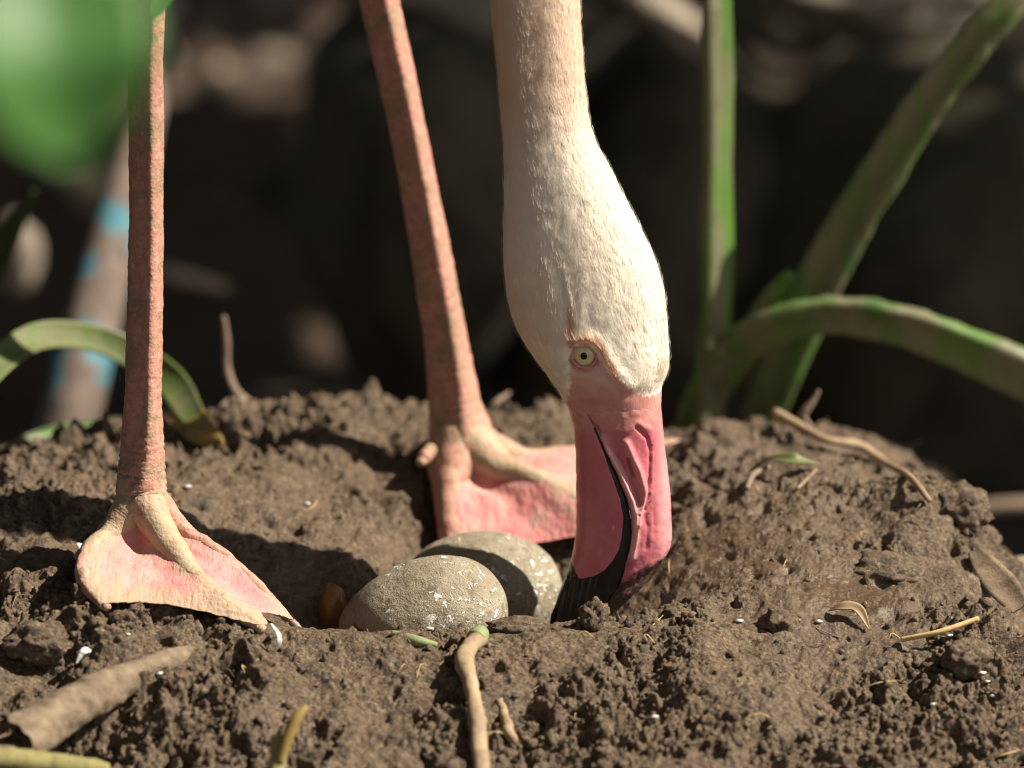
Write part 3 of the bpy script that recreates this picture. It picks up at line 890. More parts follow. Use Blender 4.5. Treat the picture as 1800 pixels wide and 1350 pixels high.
# legs (shank, joint and upper leg) -----------------------------------------
def leg(P, R, pitch_lo, pitch_hi, seed, n=520):
    """P control points from the foot upwards"""
    C = smooth_curve(np.column_stack([P, R]), n)
    r = C[:, 3]; C = C[:, :3]
    G = tube_rings(C, r, 40)
    off = G - C[:, None, :]
    lx = off[..., 0] + .10 * r[:, None]; ly = off[..., 1]
    e_ = 1.22
    q_ = (np.abs(off[..., 0] / r[:, None]) ** e_ + np.abs(ly / r[:, None]) ** e_) ** (-1 / e_)
    k_ = np.interp(np.arange(n) / n, [0, .02, .07, 1], [0, .3, 1, 1])[:, None]
    sc_ = 1 + (q_ * 1.06 - 1) * k_
    G = C[:, None, :] + off * sc_[..., None]
    G[..., 0] += (.36 * r[:, None] * k_) * np.clip(-ly / r[:, None], 0, 1) ** 2
    s = np.concatenate([[0], np.cumsum(np.linalg.norm(np.diff(C, axis=0), axis=1))])
    pitch = np.interp(s, [0, .03, .12, .3], [pitch_lo, pitch_lo * 1.2, pitch_hi, pitch_hi * 1.1])
    phase = np.cumsum(np.gradient(s) / pitch)
    ph = phase[:, None] + np.interp(s, [0, .03, .05], [1.1, .6, .35])[:, None] * fbm(G, 60, 2, seed) + .10 * np.cos(np.linspace(0, 2 * math.pi, 40, endpoint=False))[None, :] * 2
    fr = ph - np.floor(ph)
    groove = np.exp(-((np.minimum(fr, 1 - fr)) * pitch[:, None] / .00035) ** 2)
    puff = np.sin(fr * math.pi) ** .6
    amp = np.interp(s, [0, .018, .04, .1], [.0010, .0006, .00012, .00008])[:, None]
    front = (0.35 + .65 * sstep(.55, -.3, np.cos(np.linspace(0, 2 * math.pi, 40, endpoint=False) + 2.2)))[None, :]
    Nl = grid_normals(G)
    G = G + Nl * (amp * puff - amp * 1.2 * groove + .0003 * fbm(G, 220, 2, seed + 2) + .0005 * fbm(G, 30, 2, seed + 6))[..., None]
    dust = np.interp(s, [0, .012, .035, .08], [.85, .6, .22, .0])[:, None] + .25 * fbm(G, 60, 2, seed + 4)
    body.grid(G, wrap=True, cap0=True, cap1=True, mat=1, dust=np.clip(dust, 0, 1), scute=np.clip(groove * front, 0, 1), skin=np.zeros(G.shape[:2]))

def toe(lst, R, seed, n=120, dust=.75, tip=True):
    P = pts(lst)
    C = smooth_curve(np.column_stack([P, R]), n)
    G = tube_rings(C[:, :3], C[:, 3], 22)
    s = np.concatenate([[0], np.cumsum(np.linalg.norm(np.diff(C[:, :3], axis=0), axis=1))])
    k = .00012 * np.sin(s / .0014 * 2 * math.pi)
    joints = .0006 * (np.exp(-((s / s[-1] - .38) / .09) ** 2) + np.exp(-((s / s[-1] - .72) / .07) ** 2))
    Nl = grid_normals(G)
    G = G + Nl * ((k + joints)[:, None] + .0007 * fbm(G, 120, 2, seed))[..., None]
    d = np.clip(dust + .3 * fbm(G, 90, 2, seed), 0, 1)
    body.grid(G, wrap=True, cap0=True, cap1=True, mat=1, dust=d, scute=np.clip(.35 * sstep(.0, -.0001, k)[:, None] + 0 * d, 0, 1))

def foot_skin(la, lb, lc, ra, rb, rc, seed, bay=(.14, .10), pocket=.004, pink=(.0, .3), n=110, m=150, out_dir=1.0):
    """one soft sheet draped over three toes and the webs between them; rows run from the ankle to the outer edge"""
    lines = [smooth_curve(np.column_stack([pts(l), r]), n) for l, r in ((la, ra), (lb, rb), (lc, rc))]
    t = np.linspace(0, 1, n)
    def along(L, k):
        return np.stack([np.interp(k * (n - 1), np.arange(n), L[:, c]) for c in range(4)], -1)
    LA, LB, LC = lines
    G = np.zeros((n, m, 3)); q = np.linspace(0, 6, m)
    zup = np.array([0, -.38, .92])
    kab = t * (1 - bay[0]); kbc = t * (1 - bay[1])
    A_, B_, C_ = (along(L, t * .985) for L in lines)
    ab = (along(LA, kab) + along(LB, kab)) / 2; bc = (along(LB, kbc) + along(LC, kbc)) / 2
    sag = pocket * np.exp(-((t - .3) / .16) ** 2)
    oa = A_[:, :3] - B_[:, :3]; oa /= np.linalg.norm(oa, axis=1)[:, None] + 1e-9
    oc = C_[:, :3] - B_[:, :3]; oc /= np.linalg.norm(oc, axis=1)[:, None] + 1e-9
    dn = np.array([0, 0, 1.0])
    K_ = [A_[:, :3] + oa * A_[:, 3:] * 1.15 - dn * A_[:, 3:] * .7,
          A_[:, :3] + zup * A_[:, 3:] * 1.03,
          ab[:, :3] + zup * .0006 - dn * sag[:, None],
          B_[:, :3] + zup * B_[:, 3:] * 1.03,
          bc[:, :3] + zup * .0006 - dn * sag[:, None] * .8,
          C_[:, :3] + zup * C_[:, 3:] * 1.03,
          C_[:, :3] + oc * C_[:, 3:] * 1.15 - dn * C_[:, 3:] * .7]
    K_ = np.array(K_)
    Ex = np.concatenate([2 * K_[:1] - K_[1:2], K_, 2 * K_[-1:] - K_[-2:-1]])
    for j_, qq in enumerate(q):
        b_ = min(int(qq), 5); f_ = qq - b_
        p0, p1, p2, p3 = Ex[b_], Ex[b_ + 1], Ex[b_ + 2], Ex[b_ + 3]
        G[:, j_] = 0.5 * (2 * p1 + (p2 - p0) * f_ + (2 * p0 - 5 * p1 + 4 * p2 - p3) * f_ ** 2 + (3 * p1 - p0 - 3 * p2 + p3) * f_ ** 3)
    T_ = np.broadcast_to(t[:, None], (n, m)); Qm = np.broadcast_to(q, (n, m))
    du = np.gradient(G, axis=1); dv = np.gradient(G, axis=0)
    nn_ = np.cross(du, dv); nn_ /= np.linalg.norm(nn_, axis=-1)[..., None] + 1e-12
    nn_ *= np.where(nn_[..., 2:3].mean() < 0, -1, 1)
    ridge = np.maximum.reduce([np.exp(-((Qm - c_) / .55) ** 2) for c_ in (1, 3, 5)])
    folds = np.sin(Qm * 9 + 5 * noise(G, 50, seed)) * sstep(.1, .4, T_) * sstep(1, .5, T_) * (1 - ridge)
    cross_ = np.sin(T_ * 95 + 5 * noise(G, 70, seed + 1)) * ridge * .8 + .15 * np.sin(T_ * 210 + 3 * Qm + 6 * noise(G, 60, seed + 2)) * (1 - ridge) * sstep(.45, 1, T_)
    wr = .00045 * folds + .0007 * fbm(G, 70, 3, seed) + .0001 * cross_
    Gt = G + nn_ * wr[..., None]
    Gt[-1] -= 0.0; Gb2 = Gt - nn_ * (.0005 + .0012 * (1 - T_[..., None]))
    ed = .0007 * noise(Gt[-1:], 900, seed)[..., None] * np.array([0, -.5, -.5])
    Gt[-1:] += ed; Gb2[-1:] += ed
    d = .62 * ridge + .5 * sstep(.6, 1, T_) + .3 * sstep(.25, .0, T_) + .05 + .35 * fbm(G, 50, 2, seed + 3)
    d -= pink[0] * (Qm < 3) + pink[1] * (Qm > 3.2) * (.3 + .7 * sstep(3.2, 3.8, Qm))
    body.grid(np.concatenate([Gt, Gb2[:, ::-1]], 1), wrap=True, cap0=True, mat=2, dust=np.clip(np.concatenate([d, d[:, ::-1]], 1), 0, 1))
    # outer rim between top and bottom sheet
    body.grid(np.stack([Gt[-1], Gb2[-1]]), mat=2, dust=np.clip(np.stack([d[-1], d[-1]]), 0, 1))

# near leg
nl = [(252, 915, -.022, .006), (250, 893, -.021, .0102), (249, 870, -.020, .0108), (249, 835, -.019, .0102), (250, 790, -.018, .0093), (251, 720, -.017, .0081), (253, 620, -.016, .0076), (256, 480, -.015, .0073), (257, 300, -.014, .0072), (256, 120, -.013, .0071), (258, -30, -.012, .0072)]
P = pts([q[:3] for q in nl]); R = [q[3] for q in nl]
P = np.vstack([P, [-.165, -.004, .26], [-.172, 0, .315], [-.178, .005, .36], [-.17, .03, .47], [-.17, .05, .56]]); R += [.008, .0125, .0095, .016, .03]
leg(P, R, .0025, .0095, 3)
tA = [(243, 884, -.021), (195, 935, -.03), (155, 972, -.045), (150, 1020, -.062), (190, 1070, -.074)]
tB = [(252, 882, -.023), (300, 960, -.036), (352, 1025, -.049), (405, 1068, -.059), (464, 1108, -.066)]
tC = [(262, 882, -.019), (330, 935, -.024), (405, 985, -.03), (470, 1050, -.037), (518, 1098, -.043)]
rA = [.0098, .0050, .0036, .0032, .0020]; rB = [.0094, .0060, .0040, .0036, .0022]; rC = [.0095, .0034, .0024, .0024, .0016]
toe(tA, rA, 11, dust=.75)
toe(tB, rB, 12, dust=.7)
toe(tC, rC, 13, dust=.25)
foot_skin(tA, tB, tC, rA, rB, rC, 21, (.13, .12), .004, (.05, .45))
toe([(232, 905, -.012), (170, 950, -.018), (134, 980, -.03)], [.005, .003, .0016], 14, 60, .4)
# far leg
fl = [(800, 845, .128, .0118), (805, 815, .13, .0150), (812, 785, .131, .0152), (808, 755, .132, .0138), (800, 715, .133, .0116), (792, 655, .134, .0102), (780, 575, .135, .0093), (762, 470, .136, .0088), (742, 360, .137, .0083), (713, 210, .138, .0080), (680, 60, .139, .0082), (660, -30, .14, .0085)]
P = pts([q[:3] for q in fl]); R = [q[3] for q in fl]
P = np.vstack([P, [-.083, .138, .25], [-.10, .135, .31], [-.115, .13, .355], [-.14, .11, .46], [-.16, .09, .56]]); R += [.009, .0135, .0105, .017, .03]
leg(P, R, .0025, .009, 8)
fA = [(808, 772, .130), (793, 850, .112), (792, 900, .10), (798, 955, .088), (800, 1000, .078)]
fB = [(816, 775, .130), (885, 822, .116), (945, 845, .107), (1030, 890, .095), (1110, 930, .085)]
fC = [(820, 772, .134), (920, 800, .14), (1000, 795, .148), (1100, 788, .155), (1186, 778, .165)]
qA = [.0135, .0072, .0056, .0052, .004]; qB = [.0140, .0066, .0050, .0044, .003]; qC = [.0120, .0036, .0030, .0028, .0020]
toe(fA, qA, 31, dust=.35)
toe(fB, qB, 32, dust=.7)
toe(fC, qC, 33, dust=.4)
foot_skin(fA, fB, fC, qA, qB, qC, 41, (.05, .12), .005, (.35, .35))
toe([(770, 790, .125), (750, 800, .118), (738, 815, .112)], [.005, .0036, .0018], 34, 60, .3)

body_o = body.build('body', [M_FEATHER, M_LEG, M_WEB], bird)
body_o['label'] = 'cream feathered head and neck, pink scaly legs and webbed feet'

# short down on head and neck (real strands lying on the skin, tips away from the bill)
NS = 95000
ui = RNG.random(NS) * (NH - 12) + 8; vi = RNG.random(NS) * MSEG
i0 = ui.astype(int); j0 = vi.astype(int); j1 = (j0 + 1) % MSEG; fu = (ui - i0)[:, None]; fv = (vi - j0)[:, None]
def bil(F):
    F = F if F.ndim == 3 else F[..., None]
    return (F[i0, j0] * (1 - fv) + F[i0, j1] * fv) * (1 - fu) + (F[i0 + 1, j0] * (1 - fv) + F[i0 + 1, j1] * fv) * fu
p0 = bil(G); nn = bil(Nn); nn /= np.linalg.norm(nn, axis=1)[:, None]
sk = bil(skin)[:, 0]; pe = bil(peach)[:, 0]; di = bil(dirt)[:, 0]; ri = bil(rim)[:, 0]; ey = bil(de)[:, 0]; pyv = bil(PY)[:, 0]
keepm = (sk < .15 + .6 * RNG.random(NS)) & (ey > 29)
p0, nn, pe, di, ri, pyv = [q[keepm] for q in (p0, nn, pe, di, ri, pyv)]
n = len(p0)
tgt = np.stack([G[i0 + 3, j0] - G[i0, j0]], 0)[0][keepm]; tgt /= np.linalg.norm(tgt, axis=1)[:, None]
swirl = .35 * noise(p0, 60, 5)[:, None] * np.cross(nn, tgt)
tgt = tgt + swirl + .08 * RNG.standard_normal((n, 3)); tgt -= nn * (tgt * nn).sum(1)[:, None]; tgt /= np.linalg.norm(tgt, axis=1)[:, None]
Lh = (.0036 + .0044 * RNG.random(n))[:, None] * np.where(pyv > 600, .6, 1)[:, None]
side = np.cross(tgt, nn); wd = (.00007 + .00008 * RNG.random(n))[:, None]
clump = noise(p0 * np.array([1, 1, .5]), 260, 9)[:, None]
lift = .00012 + .00022 * RNG.random((n, 1)) + .0002 * np.maximum(0, clump) + .0009 * (RNG.random((n, 1)) < .05)
b0 = p0 - nn * .0001
m0 = p0 + tgt * Lh * .5 + nn * lift
e0 = p0 + tgt * Lh + nn * lift * .9
vv = np.stack([b0 - side * wd, b0 + side * wd, m0 - side * wd * .9, m0 + side * wd * .9, e0], 1).reshape(-1, 3)
ix = np.arange(n)[:, None] * 5
qd = ix + np.array([[0, 1, 3, 2]]); tr = ix + np.array([[2, 3, 4]])
tone = np.clip(.18 * RNG.random(n) ** 3 + .6 * ri + .12 * np.maximum(0, -clump[:, 0]), 0, 1)
down = MB().add(vv, qd, tr, 0, peach=np.repeat(pe, 5), tone=np.repeat(tone, 5), dirt=np.repeat(di, 5))
down_o = tag(down.build('down', M_STRAND, bird), 'short cream down lying on head and neck', None, None, 'stuff')

# eyes ------------------------------------------------------------------
def mat_iris():
    t = NT('pale_yellow_iris')
    n = t.noise(900, 3)
    t.set(Base_Color=t.ramp(n, [(0.3, (0.62, 0.56, 0.26)), (0.7, (0.72, 0.68, 0.38))]), Roughness=0.12, Coat_Weight=0.6, Coat_Roughness=0.03)
    return t.m
M_IRIS = mat_iris(); M_PUPIL = mat_plain('black_pupil', (0.004, 0.004, 0.004, 1), 0.08)
M_LID = mat_plain('pink_eyelid', (0.56, 0.26, 0.22, 1), 0.55)
jj = np.argmin(np.where((G[:NH, :, 1] < 0), de[:NH], 1e9)); ie, je = divmod(jj, MSEG)
eye_c = G[ie, je]; eye_n = Nn[ie, je].copy(); eye_n[2] = 0.02; eye_n /= np.linalg.norm(eye_n)
for sgn in (1, -1):
    c = eye_c * np.array([1, sgn, 1]); nrm = eye_n * np.array([1, sgn, 1])
    zx = np.cross(nrm, [0, 0, 1.0]); zx /= np.linalg.norm(zx); zy = np.cross(zx, nrm)
    v = ICO3 * .0050
    ev = c + nrm * .0002 + v[:, :1] * zx * .98 + v[:, 1:2] * zy * 1.0 + v[:, 2:3] * nrm * .5
    eye = MB().add(ev, None, ICO3F).build('eye', M_IRIS, bird)
    eye['label'] = 'pale yellow eye with a small black pupil'
    pc = c + nrm * .0026
    if sgn == 1: pc = pc - zx * 0 + np.array([0, 0, .0001])
    v = ICO2 * .00155
    MB().add(pc + v[:, :1] * zx + v[:, 1:2] * zy * 1.1 + v[:, 2:3] * nrm * .16, None, ICO2F).build('pupil', M_PUPIL, eye)
    a = np.linspace(0, 2 * math.pi, 56, endpoint=False)
    lid = MB()
    for rad, th, off in ((.0052, .0007, .0017), (.0064, .0008, .0010)):
        ring = c + nrm * off + (np.cos(a)[:, None] * zx * rad * (1 + .05 * np.cos(2 * a + .6))[:, None] + np.sin(a)[:, None] * zy * rad)
        rad_d = (ring - c); rad_d /= np.linalg.norm(rad_d, axis=1)[:, None]
        b = np.linspace(0, 2 * math.pi, 12, endpoint=False)
        T = ring[:, None] + th * (np.cos(b)[None, :, None] * rad_d[:, None] + np.sin(b)[None, :, None] * nrm)
        T = np.concatenate([T, T[:1]], 0)
        lid.grid(T, wrap=True)
    lid.build('eyelid', M_LID, bird)

# bill ------------------------------------------------------------------
bp = np.array([(690,986,1162.5),(700,990,1162),(720,999,1163),(750,1008,1165),(800,1012,1170),(850,1013,1177),(900,1013,1180),(945,1011,1181),(962,1009,1178),(980,1005,1168),(1000,999,1152),(1020,991,1136),(1040,982,1118),(1060,975,1099),(1080,968,1076),(1095,966,1056),(1106,968,1040),(1114,975,1022)], float)
bd = np.array([(690,.0189),(710,.0179),(725,.0174),(780,.0160),(850,.0155),(920,.0150),(970,.0138),(1020,.0115),(1070,.0085),(1114,.004)])
gl = np.array([(690,1020),(709,1029),(741,1045),(780,1064),(823,1084),(862,1100),(894,1108),(930,1109),(963,1103),(1002,1094),(1020,1088),(1044,1072),(1064,1054),(1085,1032),(1100,1016),(1114,1000)], float)
yb = np.arange(690, 1114.1, 1.6)
Lb = smooth1(yb, bp[:, 0], bp[:, 1], 6); Rb = smooth1(yb, bp[:, 0], bp[:, 2], 6); Db = smooth1(yb, bd[:, 0], bd[:, 1], 20); Gb_ = smooth1(yb, gl[:, 0], gl[:, 1], 10)
blk_edge = np.array([(690,1020),(741,1043),(780,1060),(823,1075),(862,1089),(894,1094.5),(930,1092),(950,1087),(970,1077),(988,1062),(998,1048),(1004,1032),(1007,1016),(1011,990),(1016,960)], float)
ridges = [([(1058, 752), (1074, 785), (1094, 823), (1111, 865), (1118, 895), (1117, 930), (1110, 965)], 5.5, .0011),
          ([(1046, 736), (1066, 768), (1087, 795), (1108, 835), (1123, 870)], 5.0, -.0016),
          ([(1100, 762), (1112, 790), (1123, 816), (1132, 850), (1129, 872), (1119, 905)], 6.0, .0017),
          ([(1118, 735), (1137, 757), (1142, 780), (1141, 816), (1137, 855), (1131, 880)], 3.2, -.0012),
          ([(1121, 890), (1111, 950), (1098, 1002)], 2.4, -.0009),
          ([(1103, 792), (1107, 806), (1111, 820)], 3.0, -.0022),
          ([(1100, 742), (1120, 728), (1140, 742)], 6.0, .0007),
          ([(1128, 885), (1137, 910), (1135, 950)], 5, -.0005), ([(1148, 885), (1150, 930)], 5, -.0003)]
def bill_half(upper):
    rows = []; RX = []; RY = []
    NA, NC = 150, 24
    for y, l, r, d, g in zip(yb, Lb, Rb, Db, Gb_):
        a0 = at(l, y, HY); a1 = at(r, y, HY); c = (a0 + a1) / 2; hw = (a1[0] - a0[0]) / 2; hw *= 1 - .014 * sstep(716, 690, y); d = d * (1 - .02 * sstep(716, 690, y)); ppm = (r - l) / (a1[0] - a0[0])
        cgp = np.clip((g - (l + r) / 2) / ((r - l) / 2), -.97, .97)
        ex_ = 2 / 2.3
        # angle on the superellipse where x == gape
        ph = math.acos(np.sign(cgp) * abs(cgp) ** (1 / ex_))
        if upper: a = np.linspace(-ph, ph, NA)
        else: a = np.linspace(ph, 2 * math.pi - ph, NA)
        cc, ss = np.cos(a), np.sin(a)
        x = np.sign(cc) * np.abs(cc) ** ex_ * hw; yv = np.sign(ss) * np.abs(ss) ** ex_ * d
        xi = np.full(NC, x[-1]); yi = np.linspace(yv[-1], yv[0], NC + 2)[1:-1]
        px_arc = 900 + (c[0] + x) * ppm
        # relief along the outside, the same on both flanks
        n2 = np.stack([x / hw ** 2, yv / d ** 2], -1); n2 /= np.linalg.norm(n2, axis=1)[:, None] + 1e-12
        dg = np.abs(px_arc - g)
        rel = -.0011 * np.exp(-(dg / 3.5) ** 2)
        if upper:
            for poly, sg, amp in ridges:
                rel = rel + amp * np.exp(-(poly_dist(px_arc, np.full_like(px_arc, y), poly) / sg) ** 2)
            rel = rel + .0004 * np.sin((y + px_arc * .35) * .16) * sstep(940, 1000, y)
        else:
            rel = rel - .0009 * sstep(-2, 2, px_arc - np.interp(y, blk_edge[:, 0], blk_edge[:, 1])) * .4
            rel = rel + .0003 * np.sin(px_arc * .55 + y * .12) * sstep(985, 1015, y)
        fade = sstep(690, 705, y)
        rel = rel * fade * min(1, d / .012)
        x = x + n2[:, 0] * rel; yv = yv + n2[:, 1] * rel
        sh = -.0004 if upper else .0004
        X_ = np.concatenate([x, xi - (sh if upper else sh)]); Y_ = np.concatenate([yv, yi])
        rows.append(np.stack([c[0] + X_, c[1] + Y_, np.full(len(X_), c[2])], -1))
        RX.append(900 + (c[0] + X_) * ppm); RY.append(np.full(len(X_), y))
    return np.array(rows), np.array(RX), np.array(RY)
Gu, UX, UY = bill_half(True)
Gu = Gu + .0003 * grid_normals(Gu) * fbm(Gu, 160, 3, 4)[..., None]
mud_u = sstep(-22, 14, (UY - (962 + np.maximum(0, 1178 - UX) * .55)))
pale = np.clip(.75 * np.exp(-(poly_dist(UX, UY, ridges[0][0]) / 7) ** 2) + .35 * sstep(740, 690, UY) + .45 * sstep(1145, 1172, UX) + .35 * np.exp(-(poly_dist(UX, UY, ridges[2][0]) / 7) ** 2), 0, 1)  # pale edge strip, fold and root; the culmen's highlight is painted in too
stain = .5 * np.exp(-(poly_dist(UX, UY, [(1144, 770), (1144, 830), (1138, 890)]) / 5) ** 2) * (fbm(Gu, 260, 2, 7) > -.05) + .4 * np.exp(-(poly_dist(UX, UY, [(1176, 890), (1172, 950)]) / 6) ** 2)
ub = MB().grid(Gu, wrap=True, cap0=True, cap1=True, black=.95 * sstep(0, 40, UY - (995 + np.maximum(0, 1178 - UX) * .35)), root=sstep(760, 708, UY), pale=pale, mud=np.clip(.75 * mud_u + stain, 0, 1)).build('upper_bill', M_BILL, bird)
ub['label'] = 'pink upper bill with nostril groove and muddy tip'
Gl, LX, LY = bill_half(False)
Gl = Gl + .0003 * grid_normals(Gl) * fbm(Gl, 160, 3, 14)[..., None]
be = np.interp(LY, blk_edge[:, 0], blk_edge[:, 1])
s1 = LX - be
s2 = (LY - (978 + (LX - 1000) * 1.6)) * .7
sblk = np.maximum(s1, s2)
sblk = np.where(LY > 1012, 30, sblk)
sblk = np.where(LY < 738, -30 + 0 * sblk, sblk)
lb = MB().grid(Gl, wrap=True, cap0=True, cap1=True, black=np.clip(.5 + sblk / 6, 0, 1), root=sstep(770, 715, LY), pale=.2 * sstep(745, 695, LY), mud=.35 * sstep(1045, 1100, LY)).build('lower_bill', M_BILL, bird)
lb['label'] = 'deep pink lower bill with black edge and black tip'
# claws on the toe tips
for tip, prev in ((tC[-1], tC[-2]), (fC[-1], fC[-2])):
    a = at(*tip); b = at(*prev); d = (a - b) / np.linalg.norm(a - b)
    MB().tube(np.array([a - d * .002, a + d * .0025, a + d * .0055 - np.array([0, 0, .001])]), [.0018, .0016, .0005], 14, 12).build('claw', M_CLAW, bird)

# ------------------------------------------------------------------ plants
def channel_stalk(ctrl_pts, widths, name, parent, mats, n=90, depth=.45, seg=26, roll=0.0, rag=.0):
    """celery-like leaf stalk: a thick half-round with a hollow along its upper side"""
    P = pts([(a_, b_, c_ - .05) for a_, b_, c_ in ctrl_pts])
    C = smooth_curve(np.column_stack([P, np.asarray(widths) / 2 * .97]), n)
    r = C[:, 3]; C = C[:, :3]
    T = np.gradient(C, axis=0); T /= np.linalg.norm(T, axis=1)[:, None]
    view = np.array([0, -1.0, .15]); view /= np.linalg.norm(view)
    a = np.linspace(0, 2 * math.pi, seg, endpoint=False)
    G = np.zeros((n, seg, 3))
    for i in range(n):
        s = np.cross(T[i], view); s /= np.linalg.norm(s); f = np.cross(s, T[i])
        cr, sr = math.cos(roll), math.sin(roll)
        s, f = s * cr + f * sr, f * cr - s * sr
        hollow = np.where(np.sin(a) > 0, 1 - depth * np.sin(a) ** 2 * 1.6, 1.0)
        G[i] = C[i] + r[i] * (np.cos(a)[:, None] * s + (np.sin(a) * hollow)[:, None] * f * .8)
    Nl = grid_normals(G)
    G = G + Nl * (.0010 * fbm(G * np.array([1, 1, .4]), 60, 3, 5) + rag * .002 * np.maximum(0, noise(G, 160, 4)))[..., None]
    o = MB().grid(G, wrap=True, cap0=True, cap1=True).build(name, mats, parent)
    return o, C

def blade_mesh(name, L, W, heart=True, n=12, m=9, droop=.35):
    u = np.linspace(0, 1, n); v = np.linspace(-1, 1, m)
    if heart: wprof = np.sin(np.clip(u * 1.04 + .10, 0, 1) ** .62 * math.pi) ** .8 * (1 - .25 * u)
    else: wprof = np.sin(np.clip(u * .96 + .03, 0, 1) ** .85 * math.pi) ** .9
    wprof[-1] = .01
    U, Vv = np.meshgrid(u, v, indexing='ij')
    x = Vv * wprof[:, None] * W / 2
    y = U * L
    z = -droop * L * U ** 2 + .18 * W * np.abs(Vv) * wprof[:, None] + .01 * L * np.sin(U * 30) * np.abs(Vv)
    return np.stack([x, y, z], -1)

def place(G, loc, yaw, pitch, roll=0.0):
    R = np.array(Matrix.Rotation(yaw, 3, 'Z') @ Matrix.Rotation(pitch, 3, 'X') @ Matrix.Rotation(roll, 3, 'Y'))
    return G @ R.T + np.asarray(loc)

taro = empty('aroid_plant', at(1270, 760, .33))
tag(taro, 'big-leaved plant with thick green muddy stalks behind the nest', 'plant')
st1, c1 = channel_stalk([(1236, 800, .34), (1248, 690, .33), (1258, 560, .32), (1261, 380, .32), (1262, 180, .32), (1260, -40, .32), (1262, -500, .34), (1330, -1500, .42)], [.018, .020, .0185, .0175, .0175, .018, .017, .014], 'stalk', taro, M_STALKCLEAN, 130, .3, roll=-.7)
st2, c2 = channel_stalk([(1310, 820, .36), (1352, 700, .345), (1400, 575, .335), (1475, 430, .325), (1560, 290, .315), (1660, 140, .305), (1790, -10, .30), (2050, -250, .32), (2500, -560, .4)], [.021, .023, .026, .024, .022, .020, .0185, .016, .012], 'stalk', taro, M_STALK, 130, .5, roll=.5, rag=.8)
st3, c3 = channel_stalk([(1205, 790, .36), (1245, 690, .33), (1300, 612, .31), (1380, 568, .295), (1480, 556, .29), (1600, 578, .285), (1720, 625, .28), (1850, 685, .28), (2100, 830, .3)], [.020, .022, .021, .020, .0205, .0225, .0245, .025, .02], 'stalk', taro, M_STALK, 120, .45, roll=-.5, rag=.5)
st4, c4 = channel_stalk([(1305, 680, .36), (1320, 590, .34), (1350, 530, .33), (1390, 480, .322)], [.012, .013, .011, .005], 'stalk', taro, M_STALKCLEAN, 50, .3)
BL = MB().grid(blade_mesh('leaf', .50, .38)).build('leaf', M_LEAF, taro)
leaf_mesh = BL.data
def add_leaf(o, loc, yaw, pitch, roll, s, parent):
    o.parent = parent
    o.matrix_parent_inverse = parent.matrix_basis.inverted()
    o.location = loc; o.rotation_euler = (pitch, roll, yaw); o.scale = (s, s, s)
k = 0
for (loc, yaw, pitch, roll, s) in [(tuple(c1[-1]), -.15, .3, .1, .62), (tuple(c2[-1]), -.5, .2, .2, .6)]:
    o = BL if k == 0 else BL.copy()
    if k: COL.objects.link(o)
    add_leaf(o, loc, yaw, pitch, roll, s, taro); k += 1

# tree whose crown shades the background (stands beside the frame)
tree = empty('unseen_shade_tree', (2.3, 2.0, GROUND_Z))
tag(tree, 'leafy tree standing right of the rocks and shading them', 'tree')
MB().tube(np.array([[2.3, 2.0, GROUND_Z - .05], [2.25, 2.0, .5], [2.1, 1.95, 1.2], [1.9, 1.9, 1.9]]), [.10, .08, .06, .035], 30, 14).build('trunk', M_BARK, tree)
for q in ([[2.12, 1.95, 1.15], [1.7, 1.5, 1.45], [1.2, 1.1, 1.6]], [[2.0, 1.92, 1.6], [1.4, 2.2, 1.9], [.4, 2.2, 2.0]], [[1.9, 1.9, 1.9], [1.0, 1.5, 2.1], [-.3, 1.3, 2.1]]):
    MB().tube(np.array(q), [.035, .022, .008], 20, 10).build('limb', M_BARK, tree)
crown = MB()
# openings between the leaves: sunlight reaches these places on the ground and ledges
GAPS = np.array([[*at(1560, 30, 1.1), .12], [*at(440, 205, 1.75), .08], [*at(500, 60, 2.1), .10], [*at(350, 100, 2.2), .09], [*at(345, 185, 1.8), .12], [*at(1640, -10, 1.1), .11], [*at(1470, 10, 1.1), .10], [*at(1150, 10, 1.0), .055], [*at(850, -10, 1.02), .07],
                 [*at(180, 430, .56), .13], [*at(260, 150, .66), .10], [*at(300, 480, .75), .10], [*at(25, 440, .9), .10], [*at(140, 680, .46), .13], [*at(1350, 500, .33), .2]])
lf = blade_mesh('l', .17, .085, False, 6, 5, .2)
for kk in range(3300):
    r = RNG.random()
    if r < .62:   # the side towards the sun
        loc = np.array([.95 + 1.5 * RNG.random(), .52 + 2.5 * RNG.random(), .85 + 1.5 * RNG.random()])
    else:         # overhead
        loc = np.array([-1.1 + 2.2 * RNG.random(), .75 + 2.2 * RNG.random(), 1.55 + .6 * RNG.random()])
    if noise(loc[None], 1.9, 3)[0] < -.25: continue
    dv = loc - GAPS[:, :3]; sv = np.array(sun_vec); tt = dv @ sv
    if (np.linalg.norm(dv - tt[:, None] * sv, axis=1) < GAPS[:, 3]).any(): continue
    crown.grid(place(lf * (.7 + .6 * RNG.random()), loc, RNG.random() * 6.28, RNG.normal(0, .5), RNG.normal(0, .5)))
tag(crown.build('crown', M_LEAF, tree), None, None, None, 'stuff')

